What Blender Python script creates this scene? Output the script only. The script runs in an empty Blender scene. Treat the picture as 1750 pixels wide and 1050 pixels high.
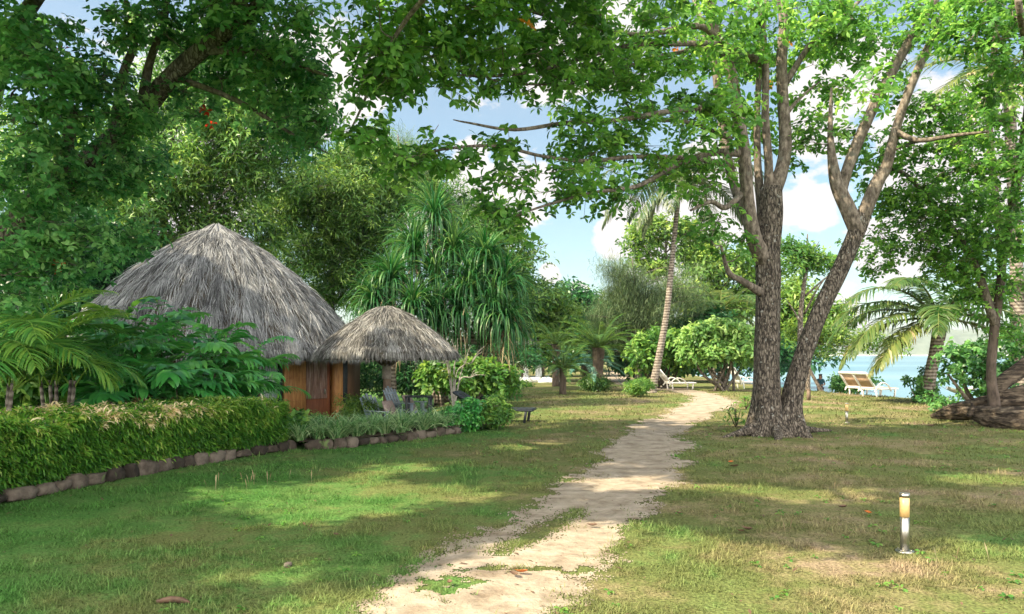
import bpy, math, numpy as np
from mathutils import Vector
C = bpy.context.scene.collection
R = math.radians
rng = np.random.default_rng(7)

# ------------------------------------------------------------------ camera, sky, sun, exposure
F, CX, HY, CH = 1300.0, 875.0, 606.0, 1.6          # focal length in photo pixels, centre column, horizon row, eye height
cam = bpy.data.objects.new("camera", bpy.data.cameras.new("camera")); C.objects.link(cam)
cam.location = (0, 0, CH); cam.rotation_euler = (R(90), 0, 0)
cam.data.sensor_width = 36; cam.data.lens = F/1750*36; cam.data.shift_y = (HY-525)/1750
cam.data.clip_start = 0.05; cam.data.clip_end = 40000
bpy.context.scene.camera = cam
SUN_EL, SUN_FROM = R(43), np.array([-0.93, -0.36])     # horizontal direction the sun stands in
SUN_FROM = SUN_FROM/np.linalg.norm(SUN_FROM)
SUNV = np.array([SUN_FROM[0]*math.cos(SUN_EL), SUN_FROM[1]*math.cos(SUN_EL), math.sin(SUN_EL)])
sl = bpy.data.lights.new("sun", 'SUN'); sl.energy = 5.0; sl.angle = R(0.5); sl.color = (1.0, 0.87, 0.62)
so = bpy.data.objects.new("sun", sl); C.objects.link(so)
so.rotation_euler = Vector(SUNV).to_track_quat('Z', 'Y').to_euler()
sc = bpy.context.scene
sc.view_settings.view_transform = 'Standard'; sc.view_settings.look = 'None'; sc.view_settings.gamma = 1
sc.view_settings.exposure = 1.38
sc.render.engine = 'CYCLES'
cy = sc.cycles
cy.use_denoising = True; cy.max_bounces = 7; cy.diffuse_bounces = 4; cy.glossy_bounces = 2; cy.transmission_bounces = 4
cy.transparent_max_bounces = 4; cy.sample_clamp_indirect = 6; cy.caustics_reflective = False; cy.caustics_refractive = False

def W(px, py, Y):
    return np.array([(px-CX)/F*Y, Y, CH-(py-HY)/F*Y])

def build_world():
    w = bpy.data.worlds.new("World"); sc.world = w; w.use_nodes = True
    nt = w.node_tree; N = nt.nodes; L = nt.links; N.clear()
    def mth(op, a, b=None, clamp=False):
        n = N.new('ShaderNodeMath'); n.operation = op; n.use_clamp = clamp
        for i, v in enumerate((a, b)):
            if v is None: continue
            if isinstance(v, (int, float)): n.inputs[i].default_value = v
            else: L.new(v, n.inputs[i])
        return n.outputs[0]
    sky = N.new('ShaderNodeTexSky'); sky.sky_type = 'NISHITA'; sky.sun_disc = False
    sky.sun_elevation = SUN_EL; sky.sun_rotation = math.atan2(SUN_FROM[0], SUN_FROM[1])
    sky.air_density = 1.0; sky.dust_density = 1.0; sky.ozone_density = 1.0
    tc = N.new('ShaderNodeTexCoord')
    nrm = N.new('ShaderNodeVectorMath'); nrm.operation = 'NORMALIZE'; L.new(tc.outputs['Generated'], nrm.inputs[0])
    d = nrm.outputs[0]
    sep = N.new('ShaderNodeSeparateXYZ'); L.new(d, sep.inputs[0])
    mp = N.new('ShaderNodeMapping'); mp.inputs['Scale'].default_value = (1, 1, 1.8); L.new(d, mp.inputs['Vector'])
    n1 = N.new('ShaderNodeTexNoise'); n1.inputs['Scale'].default_value = 7; n1.inputs['Detail'].default_value = 9
    n1.inputs['Roughness'].default_value = 0.6; L.new(mp.outputs[0], n1.inputs['Vector'])
    puffs = [(545,150,150),(1400,210,100),(1470,130,90),(1385,330,90),(1060,385,85),(1120,440,70),(700,330,120),(880,350,110),
             (800,290,70),(990,505,34),(940,462,26),(1250,330,120),(1180,420,110),(640,250,60),(1520,420,90),(980,60,130),
             (1650,250,200),(300,300,250),(1450,560,90)]
    m = None
    for px, py, r in puffs:
        v = Vector(((px-CX)/F, 1, (HY-py)/F)).normalized()
        ds = N.new('ShaderNodeVectorMath'); ds.operation = 'DISTANCE'; L.new(d, ds.inputs[0]); ds.inputs[1].default_value = v
        mr = N.new('ShaderNodeMapRange'); mr.inputs['From Min'].default_value = r/F*1.05; mr.inputs['From Max'].default_value = 0
        mr.inputs['To Max'].default_value = 1.0; L.new(ds.outputs['Value'], mr.inputs['Value'])
        m = mr.outputs[0] if m is None else mth('MAXIMUM', m, mr.outputs[0])
    fac = mth('ADD', m, mth('MULTIPLY', mth('SUBTRACT', n1.outputs['Fac'], 0.5), 2.6))
    mr = N.new('ShaderNodeMapRange'); mr.interpolation_type = 'SMOOTHSTEP'
    mr.inputs['From Min'].default_value = 0.28; mr.inputs['From Max'].default_value = 0.52; L.new(fac, mr.inputs['Value'])
    front = mth('MAXIMUM', mr.outputs[0], mth('MULTIPLY', n1.outputs['Fac'], 0.26))
    # bright cloud bank added out of view behind the camera as fill light
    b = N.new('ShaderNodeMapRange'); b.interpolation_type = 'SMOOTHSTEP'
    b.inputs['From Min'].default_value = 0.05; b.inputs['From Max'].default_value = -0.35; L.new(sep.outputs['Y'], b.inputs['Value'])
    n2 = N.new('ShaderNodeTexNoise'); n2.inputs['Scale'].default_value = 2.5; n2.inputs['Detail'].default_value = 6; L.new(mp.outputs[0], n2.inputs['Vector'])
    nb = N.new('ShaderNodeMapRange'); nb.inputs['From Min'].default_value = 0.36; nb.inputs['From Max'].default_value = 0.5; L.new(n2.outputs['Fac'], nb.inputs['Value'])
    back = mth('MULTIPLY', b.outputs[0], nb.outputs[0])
    bg = N.new('ShaderNodeBackground'); bg.inputs['Strength'].default_value = 0.082; tn = N.new('ShaderNodeMixRGB'); tn.blend_type = 'MULTIPLY'; tn.inputs[0].default_value = 1; tn.inputs[2].default_value = (.88, 1.04, .98, 1); L.new(sky.outputs[0], tn.inputs[1]); L.new(tn.outputs[0], bg.inputs['Color'])
    cl = N.new('ShaderNodeBackground'); cl.inputs['Color'].default_value = (1, 0.95, 0.93, 1); cl.inputs['Strength'].default_value = 0.42
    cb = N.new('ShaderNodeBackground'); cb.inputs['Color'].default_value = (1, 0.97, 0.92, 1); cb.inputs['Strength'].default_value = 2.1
    mx = N.new('ShaderNodeMixShader'); L.new(front, mx.inputs[0]); L.new(bg.outputs[0], mx.inputs[1]); L.new(cl.outputs[0], mx.inputs[2])
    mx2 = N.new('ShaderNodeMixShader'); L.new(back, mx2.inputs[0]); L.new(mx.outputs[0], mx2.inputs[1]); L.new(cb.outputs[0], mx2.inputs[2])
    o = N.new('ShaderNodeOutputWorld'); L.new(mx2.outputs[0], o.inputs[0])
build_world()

# ------------------------------------------------------------------ noise
_T = np.random.default_rng(3).random((256, 256))
def vnoise(x, y):
    xi = np.floor(x).astype(int); yi = np.floor(y).astype(int); fx = x-xi; fy = y-yi
    fx = fx*fx*(3-2*fx); fy = fy*fy*(3-2*fy)
    a = _T[xi & 255, yi & 255]; b = _T[(xi+1) & 255, yi & 255]; c = _T[xi & 255, (yi+1) & 255]; d = _T[(xi+1) & 255, (yi+1) & 255]
    return (a*(1-fx)+b*fx)*(1-fy)+(c*(1-fx)+d*fx)*fy
def fbm(x, y, o=4):
    x = np.asarray(x, float); y = np.asarray(y, float); s = 0; a = 0.5; t = 0
    for k in range(o):
        s = s+a*vnoise(x*2**k+17.3*k, y*2**k+9.1*k); t += a; a *= 0.5
    return s/t-0.5
def sst(x):
    x = np.clip(x, 0, 1); return x*x*(3-2*x)

# ------------------------------------------------------------------ terrain
SEA = -1.5
def crest(y):
    return np.interp(y, [-3000,-20,20,26,32,40,60,100,300,3000], [60,24,17.6,14.6,12.8,12.2,13,18,60,900])
def gz(x, y):
    x = np.asarray(x, float); y = np.asarray(y, float)
    z = 0.05*fbm(x*0.5, y*0.5, 2)*np.exp(-((np.hypot(x, y))/60)**2)
    z = z-4.5*sst((x-crest(y))/16)
    dip = sst((-2.0-x)/1.2)*sst((y-14.6)/2.0)*sst((60-y)/10)
    return z-0.35*dip
def ground(px, py):
    Y = CH*F/(py-HY); X = (px-CX)/F*Y
    return np.array([X, Y, float(gz(X, Y))])

# ------------------------------------------------------------------ mesh builder
class MB:
    def __init__(s): s.v = []; s.q = []; s.t = []; s.a = []; s.n = 0
    def add(s, v, q=None, t=None, a=None):
        v = np.asarray(v, float).reshape(-1, 3)
        if q is not None and len(q): s.q.append(np.asarray(q, np.int64).reshape(-1, 4)+s.n)
        if t is not None and len(t): s.t.append(np.asarray(t, np.int64).reshape(-1, 3)+s.n)
        a = np.full(len(v), 0.5) if a is None else (np.full(len(v), float(a)) if np.ndim(a) == 0 else np.asarray(a, float))
        s.v.append(v); s.a.append(a); s.n += len(v); return s
    def arrays(s):
        return (np.vstack(s.v), np.vstack(s.q) if s.q else np.zeros((0,4), np.int64), np.vstack(s.t) if s.t else np.zeros((0,3), np.int64), np.concatenate(s.a))
    def build(s, name, m, parent=None, smooth=False, label=None):
        v, q, t, a = s.arrays()
        me = bpy.data.meshes.new(name)
        me.vertices.add(len(v)); me.vertices.foreach_set('co', v.astype(np.float32).ravel())
        lv = np.concatenate([q.ravel(), t.ravel()]).astype(np.int32)
        me.loops.add(len(lv)); me.loops.foreach_set('vertex_index', lv)
        me.polygons.add(len(q)+len(t))
        me.polygons.foreach_set('loop_start', np.concatenate([np.arange(len(q))*4, len(q)*4+np.arange(len(t))*3]).astype(np.int32))
        if smooth: me.polygons.foreach_set('use_smooth', np.ones(len(q)+len(t), bool))
        at = me.attributes.new('var', 'FLOAT', 'POINT'); at.data.foreach_set('value', a.astype(np.float32))
        me.update(calc_edges=True)
        me.materials.append(m)
        o = bpy.data.objects.new(name, me); C.objects.link(o)
        if parent is not None:
            o.parent = parent; o.location = -Vector(parent.location) if not parent.get('_local') else (0,0,0)
        if label: o['label'] = label
        return o

def thing(name, label, cat, loc=(0,0,0), group=None, local=False, rz=0):
    o = bpy.data.objects.new(name, None); C.objects.link(o); o.location = tuple(map(float, loc)); o.rotation_euler = (0,0,rz)
    o.empty_display_size = 0.1
    o['label'] = label; o['category'] = cat
    if group: o['group'] = group
    if local: o['_local'] = 1
    return o
def tag(o, label=None, cat=None, group=None, kind=None):
    if label: o['label'] = label
    if cat: o['category'] = cat
    if group: o['group'] = group
    if kind: o['kind'] = kind
    return o
def dup(root, loc, rz=0, sc_=1.0, label=None, group=None):
    r = root.copy(); C.objects.link(r); r.location = tuple(map(float, loc)); r.rotation_euler = (0,0,rz)
    s = (sc_,)*3 if np.ndim(sc_) == 0 else sc_
    r.scale = s
    if label: r['label'] = label
    if group: r['group'] = group
    for ch in list(root.children):
        c = ch.copy(); C.objects.link(c); c.parent = r
        for g in list(ch.children):
            d = g.copy(); C.objects.link(d); d.parent = c
    return r

def catmull(P, Rr, k=5):
    P = np.asarray(P, float); Rr = np.asarray(Rr, float)
    if len(P) == 2: 
        t = np.linspace(0, 1, k+1)[:, None]; return P[0]*(1-t)+P[1]*t, Rr[0]*(1-t[:,0])+Rr[1]*t[:,0]
    Q = np.vstack([2*P[0]-P[1], P, 2*P[-1]-P[-2]]); out = []; ro = []
    for i in range(len(P)-1):
        for j in range(k):
            t = j/k; a, b, c, d = Q[i:i+4]
            out.append(0.5*((2*b)+(-a+c)*t+(2*a-5*b+4*c-d)*t*t+(-a+3*b-3*c+d)*t**3)); ro.append(Rr[i]*(1-t)+Rr[i+1]*t)
    out.append(P[-1]); ro.append(Rr[-1]); return np.array(out), np.array(ro)

def tube(mb, P, Rr, sides=8, k=4, rough=0.0, var=0.5, flare=None, cap=True, rfun=None):
    P, Rr = catmull(P, Rr, k)
    T = np.gradient(P, axis=0); T /= np.linalg.norm(T, axis=1)[:, None]+1e-9
    m = T.mean(0); ref = np.array([1.,0,0]) if abs(m[0]) < 0.6*np.linalg.norm(m)+1e-9 else np.array([0,0,1.])
    U = np.cross(T, ref); U /= np.linalg.norm(U, axis=1)[:, None]+1e-9
    V = np.cross(T, U)
    th = np.arange(sides)*2*math.pi/sides
    s = np.concatenate([[0], np.cumsum(np.linalg.norm(np.diff(P, axis=0), axis=1))])
    rr = np.repeat(Rr[:, None], sides, 1)
    if rough:
        off = rng.random()*50
        rr = rr*(1+rough*2*fbm(np.cos(th)[None]*1.7+off+0*s[:,None], np.sin(th)[None]*1.7+s[:, None]*1.4+off, 3))
    if rfun is not None: rr = rr*rfun(s[:, None], th[None], s[-1])
    v = P[:, None, :]+rr[..., None]*(np.cos(th)[None, :, None]*U[:, None, :]+np.sin(th)[None, :, None]*V[:, None, :])
    n = len(P); i = np.arange(n-1)[:, None]*sides; j = np.arange(sides)[None]; j2 = (j+1) % sides
    q = np.stack([i+j, i+j2, i+sides+j2, i+sides+j], -1).reshape(-1, 4)
    v = v.reshape(-1, 3); t = None
    if cap:
        v = np.vstack([v, P[0], P[-1]]); c0 = n*sides
        jj = np.arange(sides); t = np.vstack([np.stack([jj*0+c0, (jj+1) % sides, jj], -1), np.stack([jj*0+c0+1, (n-1)*sides+jj, (n-1)*sides+(jj+1) % sides], -1)])
    mb.add(v, q, t, var)

def sticks(mb, A, B, ra, rb, var=0.5):
    A = np.asarray(A, float); B = np.asarray(B, float); n = len(A)
    if n == 0: return
    T = B-A; T /= np.linalg.norm(T, axis=1)[:, None]+1e-9
    U = np.cross(T, np.array([0.31, 0.2, 0.93])); U /= np.linalg.norm(U, axis=1)[:, None]+1e-9; V = np.cross(T, U)
    vs = []
    ra = np.broadcast_to(ra, (n,)); rb = np.broadcast_to(rb, (n,))
    for P, r in ((A, ra), (B, rb)):
        for k in range(3):
            a = k*2*math.pi/3; vs.append(P+r[:, None]*(math.cos(a)*U+math.sin(a)*V))
    v = np.stack(vs, 1).reshape(-1, 3); b = (np.arange(n)*6)[:, None, None]
    q = np.array([[0,1,4,3],[1,2,5,4],[2,0,3,5]])[None]+b
    mb.add(v, q.reshape(-1, 4), None, var)

def box(mb, c, s, rz=0, tilt=0, var=0.5, bev=0.0, M=None):
    """box centred at c with full sizes s; optional small bevel; tilt about local x, then rz"""
    hx, hy, hz = np.array(s)/2.0; b = min(bev, hx*.8, hy*.8, hz*.8)
    if b > 0:
        ring = lambda ax, ay: [(-ax,-ay+b),(-ax+b,-ay),(ax-b,-ay),(ax,-ay+b),(ax,ay-b),(ax-b,ay),(-ax+b,ay),(-ax,ay-b)]
        v = []
        for z, i in ((-hz, b), (-hz+b, 0), (hz-b, 0), (hz, b)):
            v += [(x*(hx-i)/hx, y*(hy-i)/hy, z) for x, y in ring(hx, hy)]
        v = np.array(v); q = []
        for k in range(3):
            for j in range(8): q.append((k*8+j, k*8+(j+1)%8, k*8+8+(j+1)%8, k*8+8+j))
        for k0, o in ((0, -1), (24, 1)):
            f = [(0,1,2,3),(0,3,4,7),(4,5,6,7)]
            for a in f: q.append(tuple(k0+i for i in (a if o == 1 else a[::-1])))
    else:
        v = np.array([(x,y,z) for z in (-hz,hz) for x,y in ((-hx,-hy),(hx,-hy),(hx,hy),(-hx,hy))])
        q = [(0,3,2,1),(4,5,6,7),(0,1,5,4),(1,2,6,5),(2,3,7,6),(3,0,4,7)]
    ct, st = math.cos(tilt), math.sin(tilt); v = v @ np.array([[1,0,0],[0,ct,-st],[0,st,ct]]).T
    c_, s_ = math.cos(rz), math.sin(rz); v = v @ np.array([[c_,-s_,0],[s_,c_,0],[0,0,1]]).T
    if M is not None: v = v @ np.asarray(M).T
    mb.add(v+np.asarray(c, float), q, None, var)

def ribbons(mb, base, az, el, L, w, droop=1.0, seg=4, prof=None, var=None, roll=0.0, fold=False):
    base = np.asarray(base, float); n = len(base)
    f = lambda x: np.broadcast_to(np.asarray(x, float), (n,))
    az, el, L, w, droop, roll = map(f, (az, el, L, w, droop, roll))
    if prof is None: prof = np.sin(np.linspace(0.12, 1, seg+1)*math.pi)**0.6
    P = [base]; p = base.copy(); dirs = []
    for k in range(seg):
        e = np.maximum(el-droop*((k+0.5)/seg)**1.2, -1.5)
        d = np.stack([np.cos(e)*np.cos(az), np.cos(e)*np.sin(az), np.sin(e)], -1); dirs.append(d)
        p = p+d*(L/seg)[:, None]; P.append(p)
    side = np.stack([-np.sin(az), np.cos(az), np.zeros(n)], -1)
    vs = []
    for k in range(seg+1):
        d = dirs[min(k, seg-1)]; nrm = np.cross(side, d)*-1
        s = side*np.cos(roll)[:, None]+nrm*np.sin(roll)[:, None]
        h = (w*prof[k]*0.5)[:, None]*s
        vs += [P[k]-h, P[k]+h]
    v = np.stack(vs, 1).reshape(-1, 3); m = 2*(seg+1)
    q = np.array([[2*k, 2*k+1, 2*k+3, 2*k+2] for k in range(seg)])[None]+(np.arange(n)*m)[:, None, None]
    var = 0.5+0.2*(rng.random(n)-0.5)*2 if var is None else f(var)
    mb.add(v, q.reshape(-1, 4), None, np.repeat(var, m))

def scatter(mb, tpl, pos, axis, size, var, spin=None):
    """copies of template (v,q,t,a) with its +Z along axis"""
    v, q, t, a = tpl; n = len(pos); axis = axis/(np.linalg.norm(axis, axis=1)[:, None]+1e-9)
    spin = rng.random(n)*2*math.pi if spin is None else spin
    ref = np.where(np.abs(axis[:, 2:3]) < 0.95, np.array([[0,0,1.]]), np.array([[1.,0,0]]))
    U = np.cross(axis, ref); U /= np.linalg.norm(U, axis=1)[:, None]; V = np.cross(axis, U)
    c, s = np.cos(spin)[:, None], np.sin(spin)[:, None]; U, V = U*c+V*s, V*c-U*s
    size = np.broadcast_to(size, (n,))
    w = (v[None, :, 0:1]*U[:, None]+v[None, :, 1:2]*V[:, None]+v[None, :, 2:3]*axis[:, None])*size[:, None, None]+pos[:, None]
    m = len(v); off = np.arange(n)*m
    Q = (q[None]+off[:, None, None]).reshape(-1, 4) if len(q) else None
    T = (t[None]+off[:, None, None]).reshape(-1, 3) if len(t) else None
    mb.add(w.reshape(-1, 3), Q, T, np.where(var[:, None] >= 1, 1, np.clip(var[:, None]+a[None]-0.5, 0, .95)).reshape(-1))

# leaf templates ----------------------------------------------------
def tpl_rosette(seed, n=7, L=0.2, w=0.46):
    r = np.random.default_rng(seed); mb = MB()
    az = np.arange(n)*2.4+r.random(n)*0.5
    ribbons(mb, np.stack([0.02*np.cos(az), 0.02*np.sin(az), r.random(n)*0.05-0.02], -1), az, -0.25+1.2*r.random(n), L*(0.6+0.55*r.random(n)), L*w*(0.8+0.4*r.random(n)),
            droop=0.7+0.6*r.random(n), seg=3, prof=np.array([0.16, 0.72, 1.0, 0.22]), var=0.5+0.3*(r.random(n)-0.5), roll=(r.random(n)-0.5)*1.3)
    return mb.arrays()
def tpl_spray(seed, n=16, ls=0.5, asp=0.42, droop=0.5, flat=0.6):
    """small simple leaves scattered in a unit ball"""
    r = np.random.default_rng(seed); mb = MB()
    p = r.normal(size=(n, 3)); p = p/np.linalg.norm(p, axis=1)[:, None]*(r.random((n,1))**0.5); p[:, 2] *= flat
    az = np.arctan2(p[:,1], p[:,0])+r.normal(size=n)*0.8
    ribbons(mb, p, az, r.normal(size=n)*0.4+0.1, ls*(0.7+0.6*r.random(n)), ls*asp, droop=droop, seg=2, prof=np.array([0.25,1.0,0.1]), var=0.5+0.3*(r.random(n)-0.5), roll=r.normal(size=n)*0.5)
    return mb.arrays()
ROS = [tpl_rosette(i) for i in range(5)]
SPR = [tpl_spray(10+i) for i in range(4)]
SPRN = [tpl_spray(20+i, n=18, ls=0.6, asp=0.22, droop=1.2) for i in range(4)]      # narrow drooping leaves
SPRB = [tpl_spray(30+i, n=9, ls=0.8, asp=0.5, droop=0.7) for i in range(4)]        # broad leaves

# ------------------------------------------------------------------ materials
MATS = {}
def nodes(name):
    m = bpy.data.materials.new(name); m.use_nodes = True; nt = m.node_tree; nt.nodes.clear(); return m, nt.nodes, nt.links
def ramp(N, stops, interp='LINEAR'):
    r = N.new('ShaderNodeValToRGB'); r.color_ramp.interpolation = interp; e = r.color_ramp.elements
    while len(e) < len(stops): e.new(0.5)
    for i, (p, c) in enumerate(stops): e[i].position = p; e[i].color = (*c, 1)
    return r
def leafmat(name, dark, mid, light, rare=None, trans=0.35, rough=0.42, spec=0.4):
    m, N, L = nodes(name)
    at = N.new('ShaderNodeAttribute'); at.attribute_name = 'var'
    st = [(0.15, dark), (0.5, mid), (0.85, light)]
    if rare: st = [(0.15, dark), (0.5, mid), (0.86, light), (0.965, light), (0.985, rare)]
    r = ramp(N, st); L.new(at.outputs['Fac'], r.inputs[0])
    b = N.new('ShaderNodeBsdfPrincipled'); L.new(r.outputs[0], b.inputs['Base Color'])
    b.inputs['Roughness'].default_value = rough; b.inputs['Specular IOR Level'].default_value = spec
    t = N.new('ShaderNodeBsdfTranslucent')
    hs = N.new('ShaderNodeHueSaturation'); hs.inputs['Hue'].default_value = 0.475; hs.inputs['Value'].default_value = 1.7; hs.inputs['Saturation'].default_value = 1.05
    L.new(r.outputs[0], hs.inputs['Color']); L.new(hs.outputs[0], t.inputs['Color'])
    mx = N.new('ShaderNodeMixShader'); mx.inputs[0].default_value = trans
    L.new(b.outputs[0], mx.inputs[1]); L.new(t.outputs[0], mx.inputs[2])
    o = N.new('ShaderNodeOutputMaterial'); L.new(mx.outputs[0], o.inputs[0]); MATS[name] = m; return m
def surfmat(name, stops, scale=(1,1,1), nscale=5, detail=6, rough=0.8, bump=0.0, bdist=0.02, spots=None, usevar=0.0, wave=None, metal=0.0, spec=0.3, vor=None, coords='Object'):
    m, N, L = nodes(name)
    tc = N.new('ShaderNodeTexCoord'); mp = N.new('ShaderNodeMapping'); mp.inputs['Scale'].default_value = scale
    L.new(tc.outputs[coords], mp.inputs['Vector'])
    n = N.new('ShaderNodeTexNoise'); n.inputs['Scale'].default_value = nscale; n.inputs['Detail'].default_value = detail; n.inputs['Roughness'].default_value = 0.62
    L.new(mp.outputs[0], n.inputs['Vector']); fac = n.outputs['Fac']; hgt = fac
    if vor:
        v = N.new('ShaderNodeTexVoronoi'); v.feature = 'DISTANCE_TO_EDGE'; v.inputs['Scale'].default_value = vor
        vm = N.new('ShaderNodeMixRGB'); vm.inputs[0].default_value = 0.06; L.new(mp.outputs[0], vm.inputs[1]); L.new(n.outputs['Color'], vm.inputs[2]); L.new(vm.outputs[0], v.inputs['Vector'])
        a = N.new('ShaderNodeMapRange'); a.inputs['From Max'].default_value = 0.22; L.new(v.outputs['Distance'], a.inputs['Value'])
        ml = N.new('ShaderNodeMath'); ml.operation = 'MULTIPLY_ADD'; L.new(a.outputs[0], ml.inputs[0]); ml.inputs[1].default_value = 0.28
        sb = N.new('ShaderNodeMath'); sb.operation = 'SUBTRACT'; L.new(fac, sb.inputs[0]); sb.inputs[1].default_value = 0.17; L.new(sb.outputs[0], ml.inputs[2]); fac = ml.outputs[0]; hgt = fac
    if wave:
        wv = N.new('ShaderNodeTexWave'); wv.bands_direction = wave[0]; wv.inputs['Scale'].default_value = wave[1]; wv.inputs['Distortion'].default_value = wave[2]; wv.inputs['Detail'].default_value = 3
        L.new(tc.outputs[coords], wv.inputs['Vector'])
        ml = N.new('ShaderNodeMath'); ml.operation = 'MULTIPLY_ADD'; L.new(wv.outputs['Fac'], ml.inputs[0]); ml.inputs[1].default_value = wave[3]; 
        sb = N.new('ShaderNodeMath'); sb.operation = 'SUBTRACT'; L.new(fac, sb.inputs[0]); sb.inputs[1].default_value = wave[3]/2; L.new(sb.outputs[0], ml.inputs[2]); fac = ml.outputs[0]; hgt = fac
    if usevar:
        at = N.new('ShaderNodeAttribute'); at.attribute_name = 'var'
        s1 = N.new('ShaderNodeMath'); s1.operation = 'SUBTRACT'; L.new(at.outputs['Fac'], s1.inputs[0]); s1.inputs[1].default_value = 0.5
        s2 = N.new('ShaderNodeMath'); s2.operation = 'MULTIPLY_ADD'; L.new(s1.outputs[0], s2.inputs[0]); s2.inputs[1].default_value = usevar; L.new(fac, s2.inputs[2]); fac = s2.outputs[0]
    r = ramp(N, stops); L.new(fac, r.inputs[0]); col = r.outputs[0]
    if spots:
        sn = N.new('ShaderNodeTexNoise'); sn.inputs['Scale'].default_value = spots[0]; sn.inputs['Detail'].default_value = 5; L.new(tc.outputs[coords], sn.inputs['Vector'])
        sr = N.new('ShaderNodeMapRange'); sr.inputs['From Min'].default_value = spots[1]; sr.inputs['From Max'].default_value = spots[1]+0.06; L.new(sn.outputs['Fac'], sr.inputs['Value'])
        mm = N.new('ShaderNodeMixRGB'); L.new(sr.outputs[0], mm.inputs[0]); L.new(col, mm.inputs[1]); mm.inputs[2].default_value = (*spots[2], 1); col = mm.outputs[0]
    b = N.new('ShaderNodeBsdfPrincipled'); L.new(col, b.inputs['Base Color']); b.inputs['Roughness'].default_value = rough
    b.inputs['Metallic'].default_value = metal; b.inputs['Specular IOR Level'].default_value = spec
    if bump:
        bp = N.new('ShaderNodeBump'); bp.inputs['Strength'].default_value = bump; bp.inputs['Distance'].default_value = bdist
        L.new(hgt, bp.inputs['Height']); L.new(bp.outputs[0], b.inputs['Normal'])
    o = N.new('ShaderNodeOutputMaterial'); L.new(b.outputs[0], o.inputs[0]); MATS[name] = m; return m

M_ALM = leafmat('almond_leaf', (.035,.11,.022), (.09,.26,.045), (.24,.44,.09), (.45,.22,.03), trans=.56)
M_ALML = leafmat('almond_leaf_blue', (.03,.13,.04), (.10,.30,.085), (.29,.50,.17), (.45,.1,.03), trans=.52)
M_MID = leafmat('mid_leaf', (.025,.10,.018), (.085,.22,.04), (.24,.38,.08), None, trans=.42)
M_DARK = leafmat('dark_leaf', (.008,.045,.018), (.02,.10,.03), (.06,.19,.05), None, trans=.3)
M_YEL = leafmat('yellow_leaf', (.035,.10,.02), (.10,.21,.035), (.26,.36,.07), (.5,.4,.1), trans=.42)
M_BG = leafmat('understorey_leaf', (.02,.07,.015), (.075,.18,.035), (.22,.34,.07), None, trans=.38)
M_PALE = leafmat('pale_leaf', (.06,.16,.04), (.16,.32,.08), (.36,.50,.16), None, trans=.4)
M_HEDGE = leafmat('hedge_leaf', (.03,.12,.018), (.12,.29,.035), (.36,.44,.10), (.75,.62,.40), trans=.4)
M_PALM = leafmat('palm_leaf', (.02,.10,.025), (.06,.21,.04), (.22,.36,.06), None, trans=.4)
M_PALMY = leafmat('palm_leaf_yellow', (.03,.09,.02), (.06,.12,.03), (.18,.21,.06), (.45,.38,.22), trans=.4)
M_BROAD = leafmat('broad_leaf', (.018,.12,.03), (.055,.28,.055), (.18,.46,.10), None, trans=.3, rough=.3, spec=.55)
M_PAND = leafmat('screwpine_leaf', (.010,.07,.02), (.03,.135,.035), (.13,.25,.07), (.45,.4,.18), trans=.3)
M_DRY = leafmat('dry_leaf', (.10,.075,.04), (.22,.17,.09), (.38,.33,.2), None, trans=.25, rough=.7)
M_SPID = leafmat('striped_leaf', (.04,.14,.035), (.13,.28,.09), (.42,.52,.28), None, trans=.3)
M_COCO = leafmat('coconut_leaf', (.012,.045,.015), (.045,.09,.03), (.15,.17,.075), (.4,.32,.2), trans=.3)
M_CAS = leafmat('needle_leaf', (.03,.07,.03), (.09,.15,.065), (.22,.29,.14), None, trans=.35, rough=.6)
M_CYC = leafmat('cycad_leaf', (.012,.05,.014), (.04,.12,.022), (.15,.23,.05), (.5,.35,.12), trans=.35)
M_SEAG = leafmat('beach_leaf', (.02,.09,.022), (.055,.18,.04), (.15,.32,.08), None, trans=.35)
M_BLUE = leafmat('blue_palm_leaf', (.03,.10,.08), (.07,.19,.15), (.18,.32,.27), None, trans=.2)

M_BARK = surfmat('bark_grey', [(0.28,(.03,.024,.018)),(0.45,(.09,.072,.057)),(0.6,(.18,.15,.12)),(0.78,(.30,.265,.225))], scale=(1,1,.3), nscale=18, rough=.9, bump=.9, bdist=.04, vor=20, spots=(6,.63,(.45,.44,.40)), usevar=.5)
M_BARKM = surfmat('bark_main', [(0.28,(.016,.013,.011)),(0.45,(.07,.057,.045)),(0.62,(.17,.14,.112)),(0.8,(.29,.255,.215))], scale=(1,1,.3), nscale=22, rough=.92, bump=1.0, bdist=.05, vor=26, spots=(13,.63,(.27,.265,.24)), usevar=.7)
M_BARKU = surfmat('bark_smooth', [(0.3,(.03,.024,.019)),(0.45,(.10,.08,.063)),(0.6,(.20,.165,.135)),(0.78,(.31,.265,.225))], scale=(1,1,.45), nscale=16, detail=9, rough=.88, bump=.8, bdist=.03, usevar=.5, spots=(5,.62,(.12,.11,.09)))
M_BARKD = surfmat('bark_dark', [(0.3,(.03,.022,.016)),(0.6,(.12,.09,.07))], scale=(1,1,.35), nscale=10, rough=.95, bump=.8, bdist=.04)
M_BARKP = surfmat('bark_palm', [(0.3,(.06,.045,.035)),(0.5,(.17,.14,.115)),(0.72,(.30,.26,.22))], nscale=9, rough=.9, bump=.7, bdist=.02, wave=('Z',2.8,1.2,.30))
M_LOG = surfmat('log_wood', [(0.35,(.014,.010,.008)),(0.47,(.055,.040,.028)),(0.58,(.13,.098,.07)),(0.75,(.27,.215,.155))], scale=(.3,1,2.6), nscale=7, detail=10, rough=.95, bump=1.0, bdist=.10)
M_TWIGP = surfmat('pale_twig', [(0.3,(.20,.18,.15)),(0.7,(.40,.37,.33))], nscale=9, rough=.8)

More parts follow.
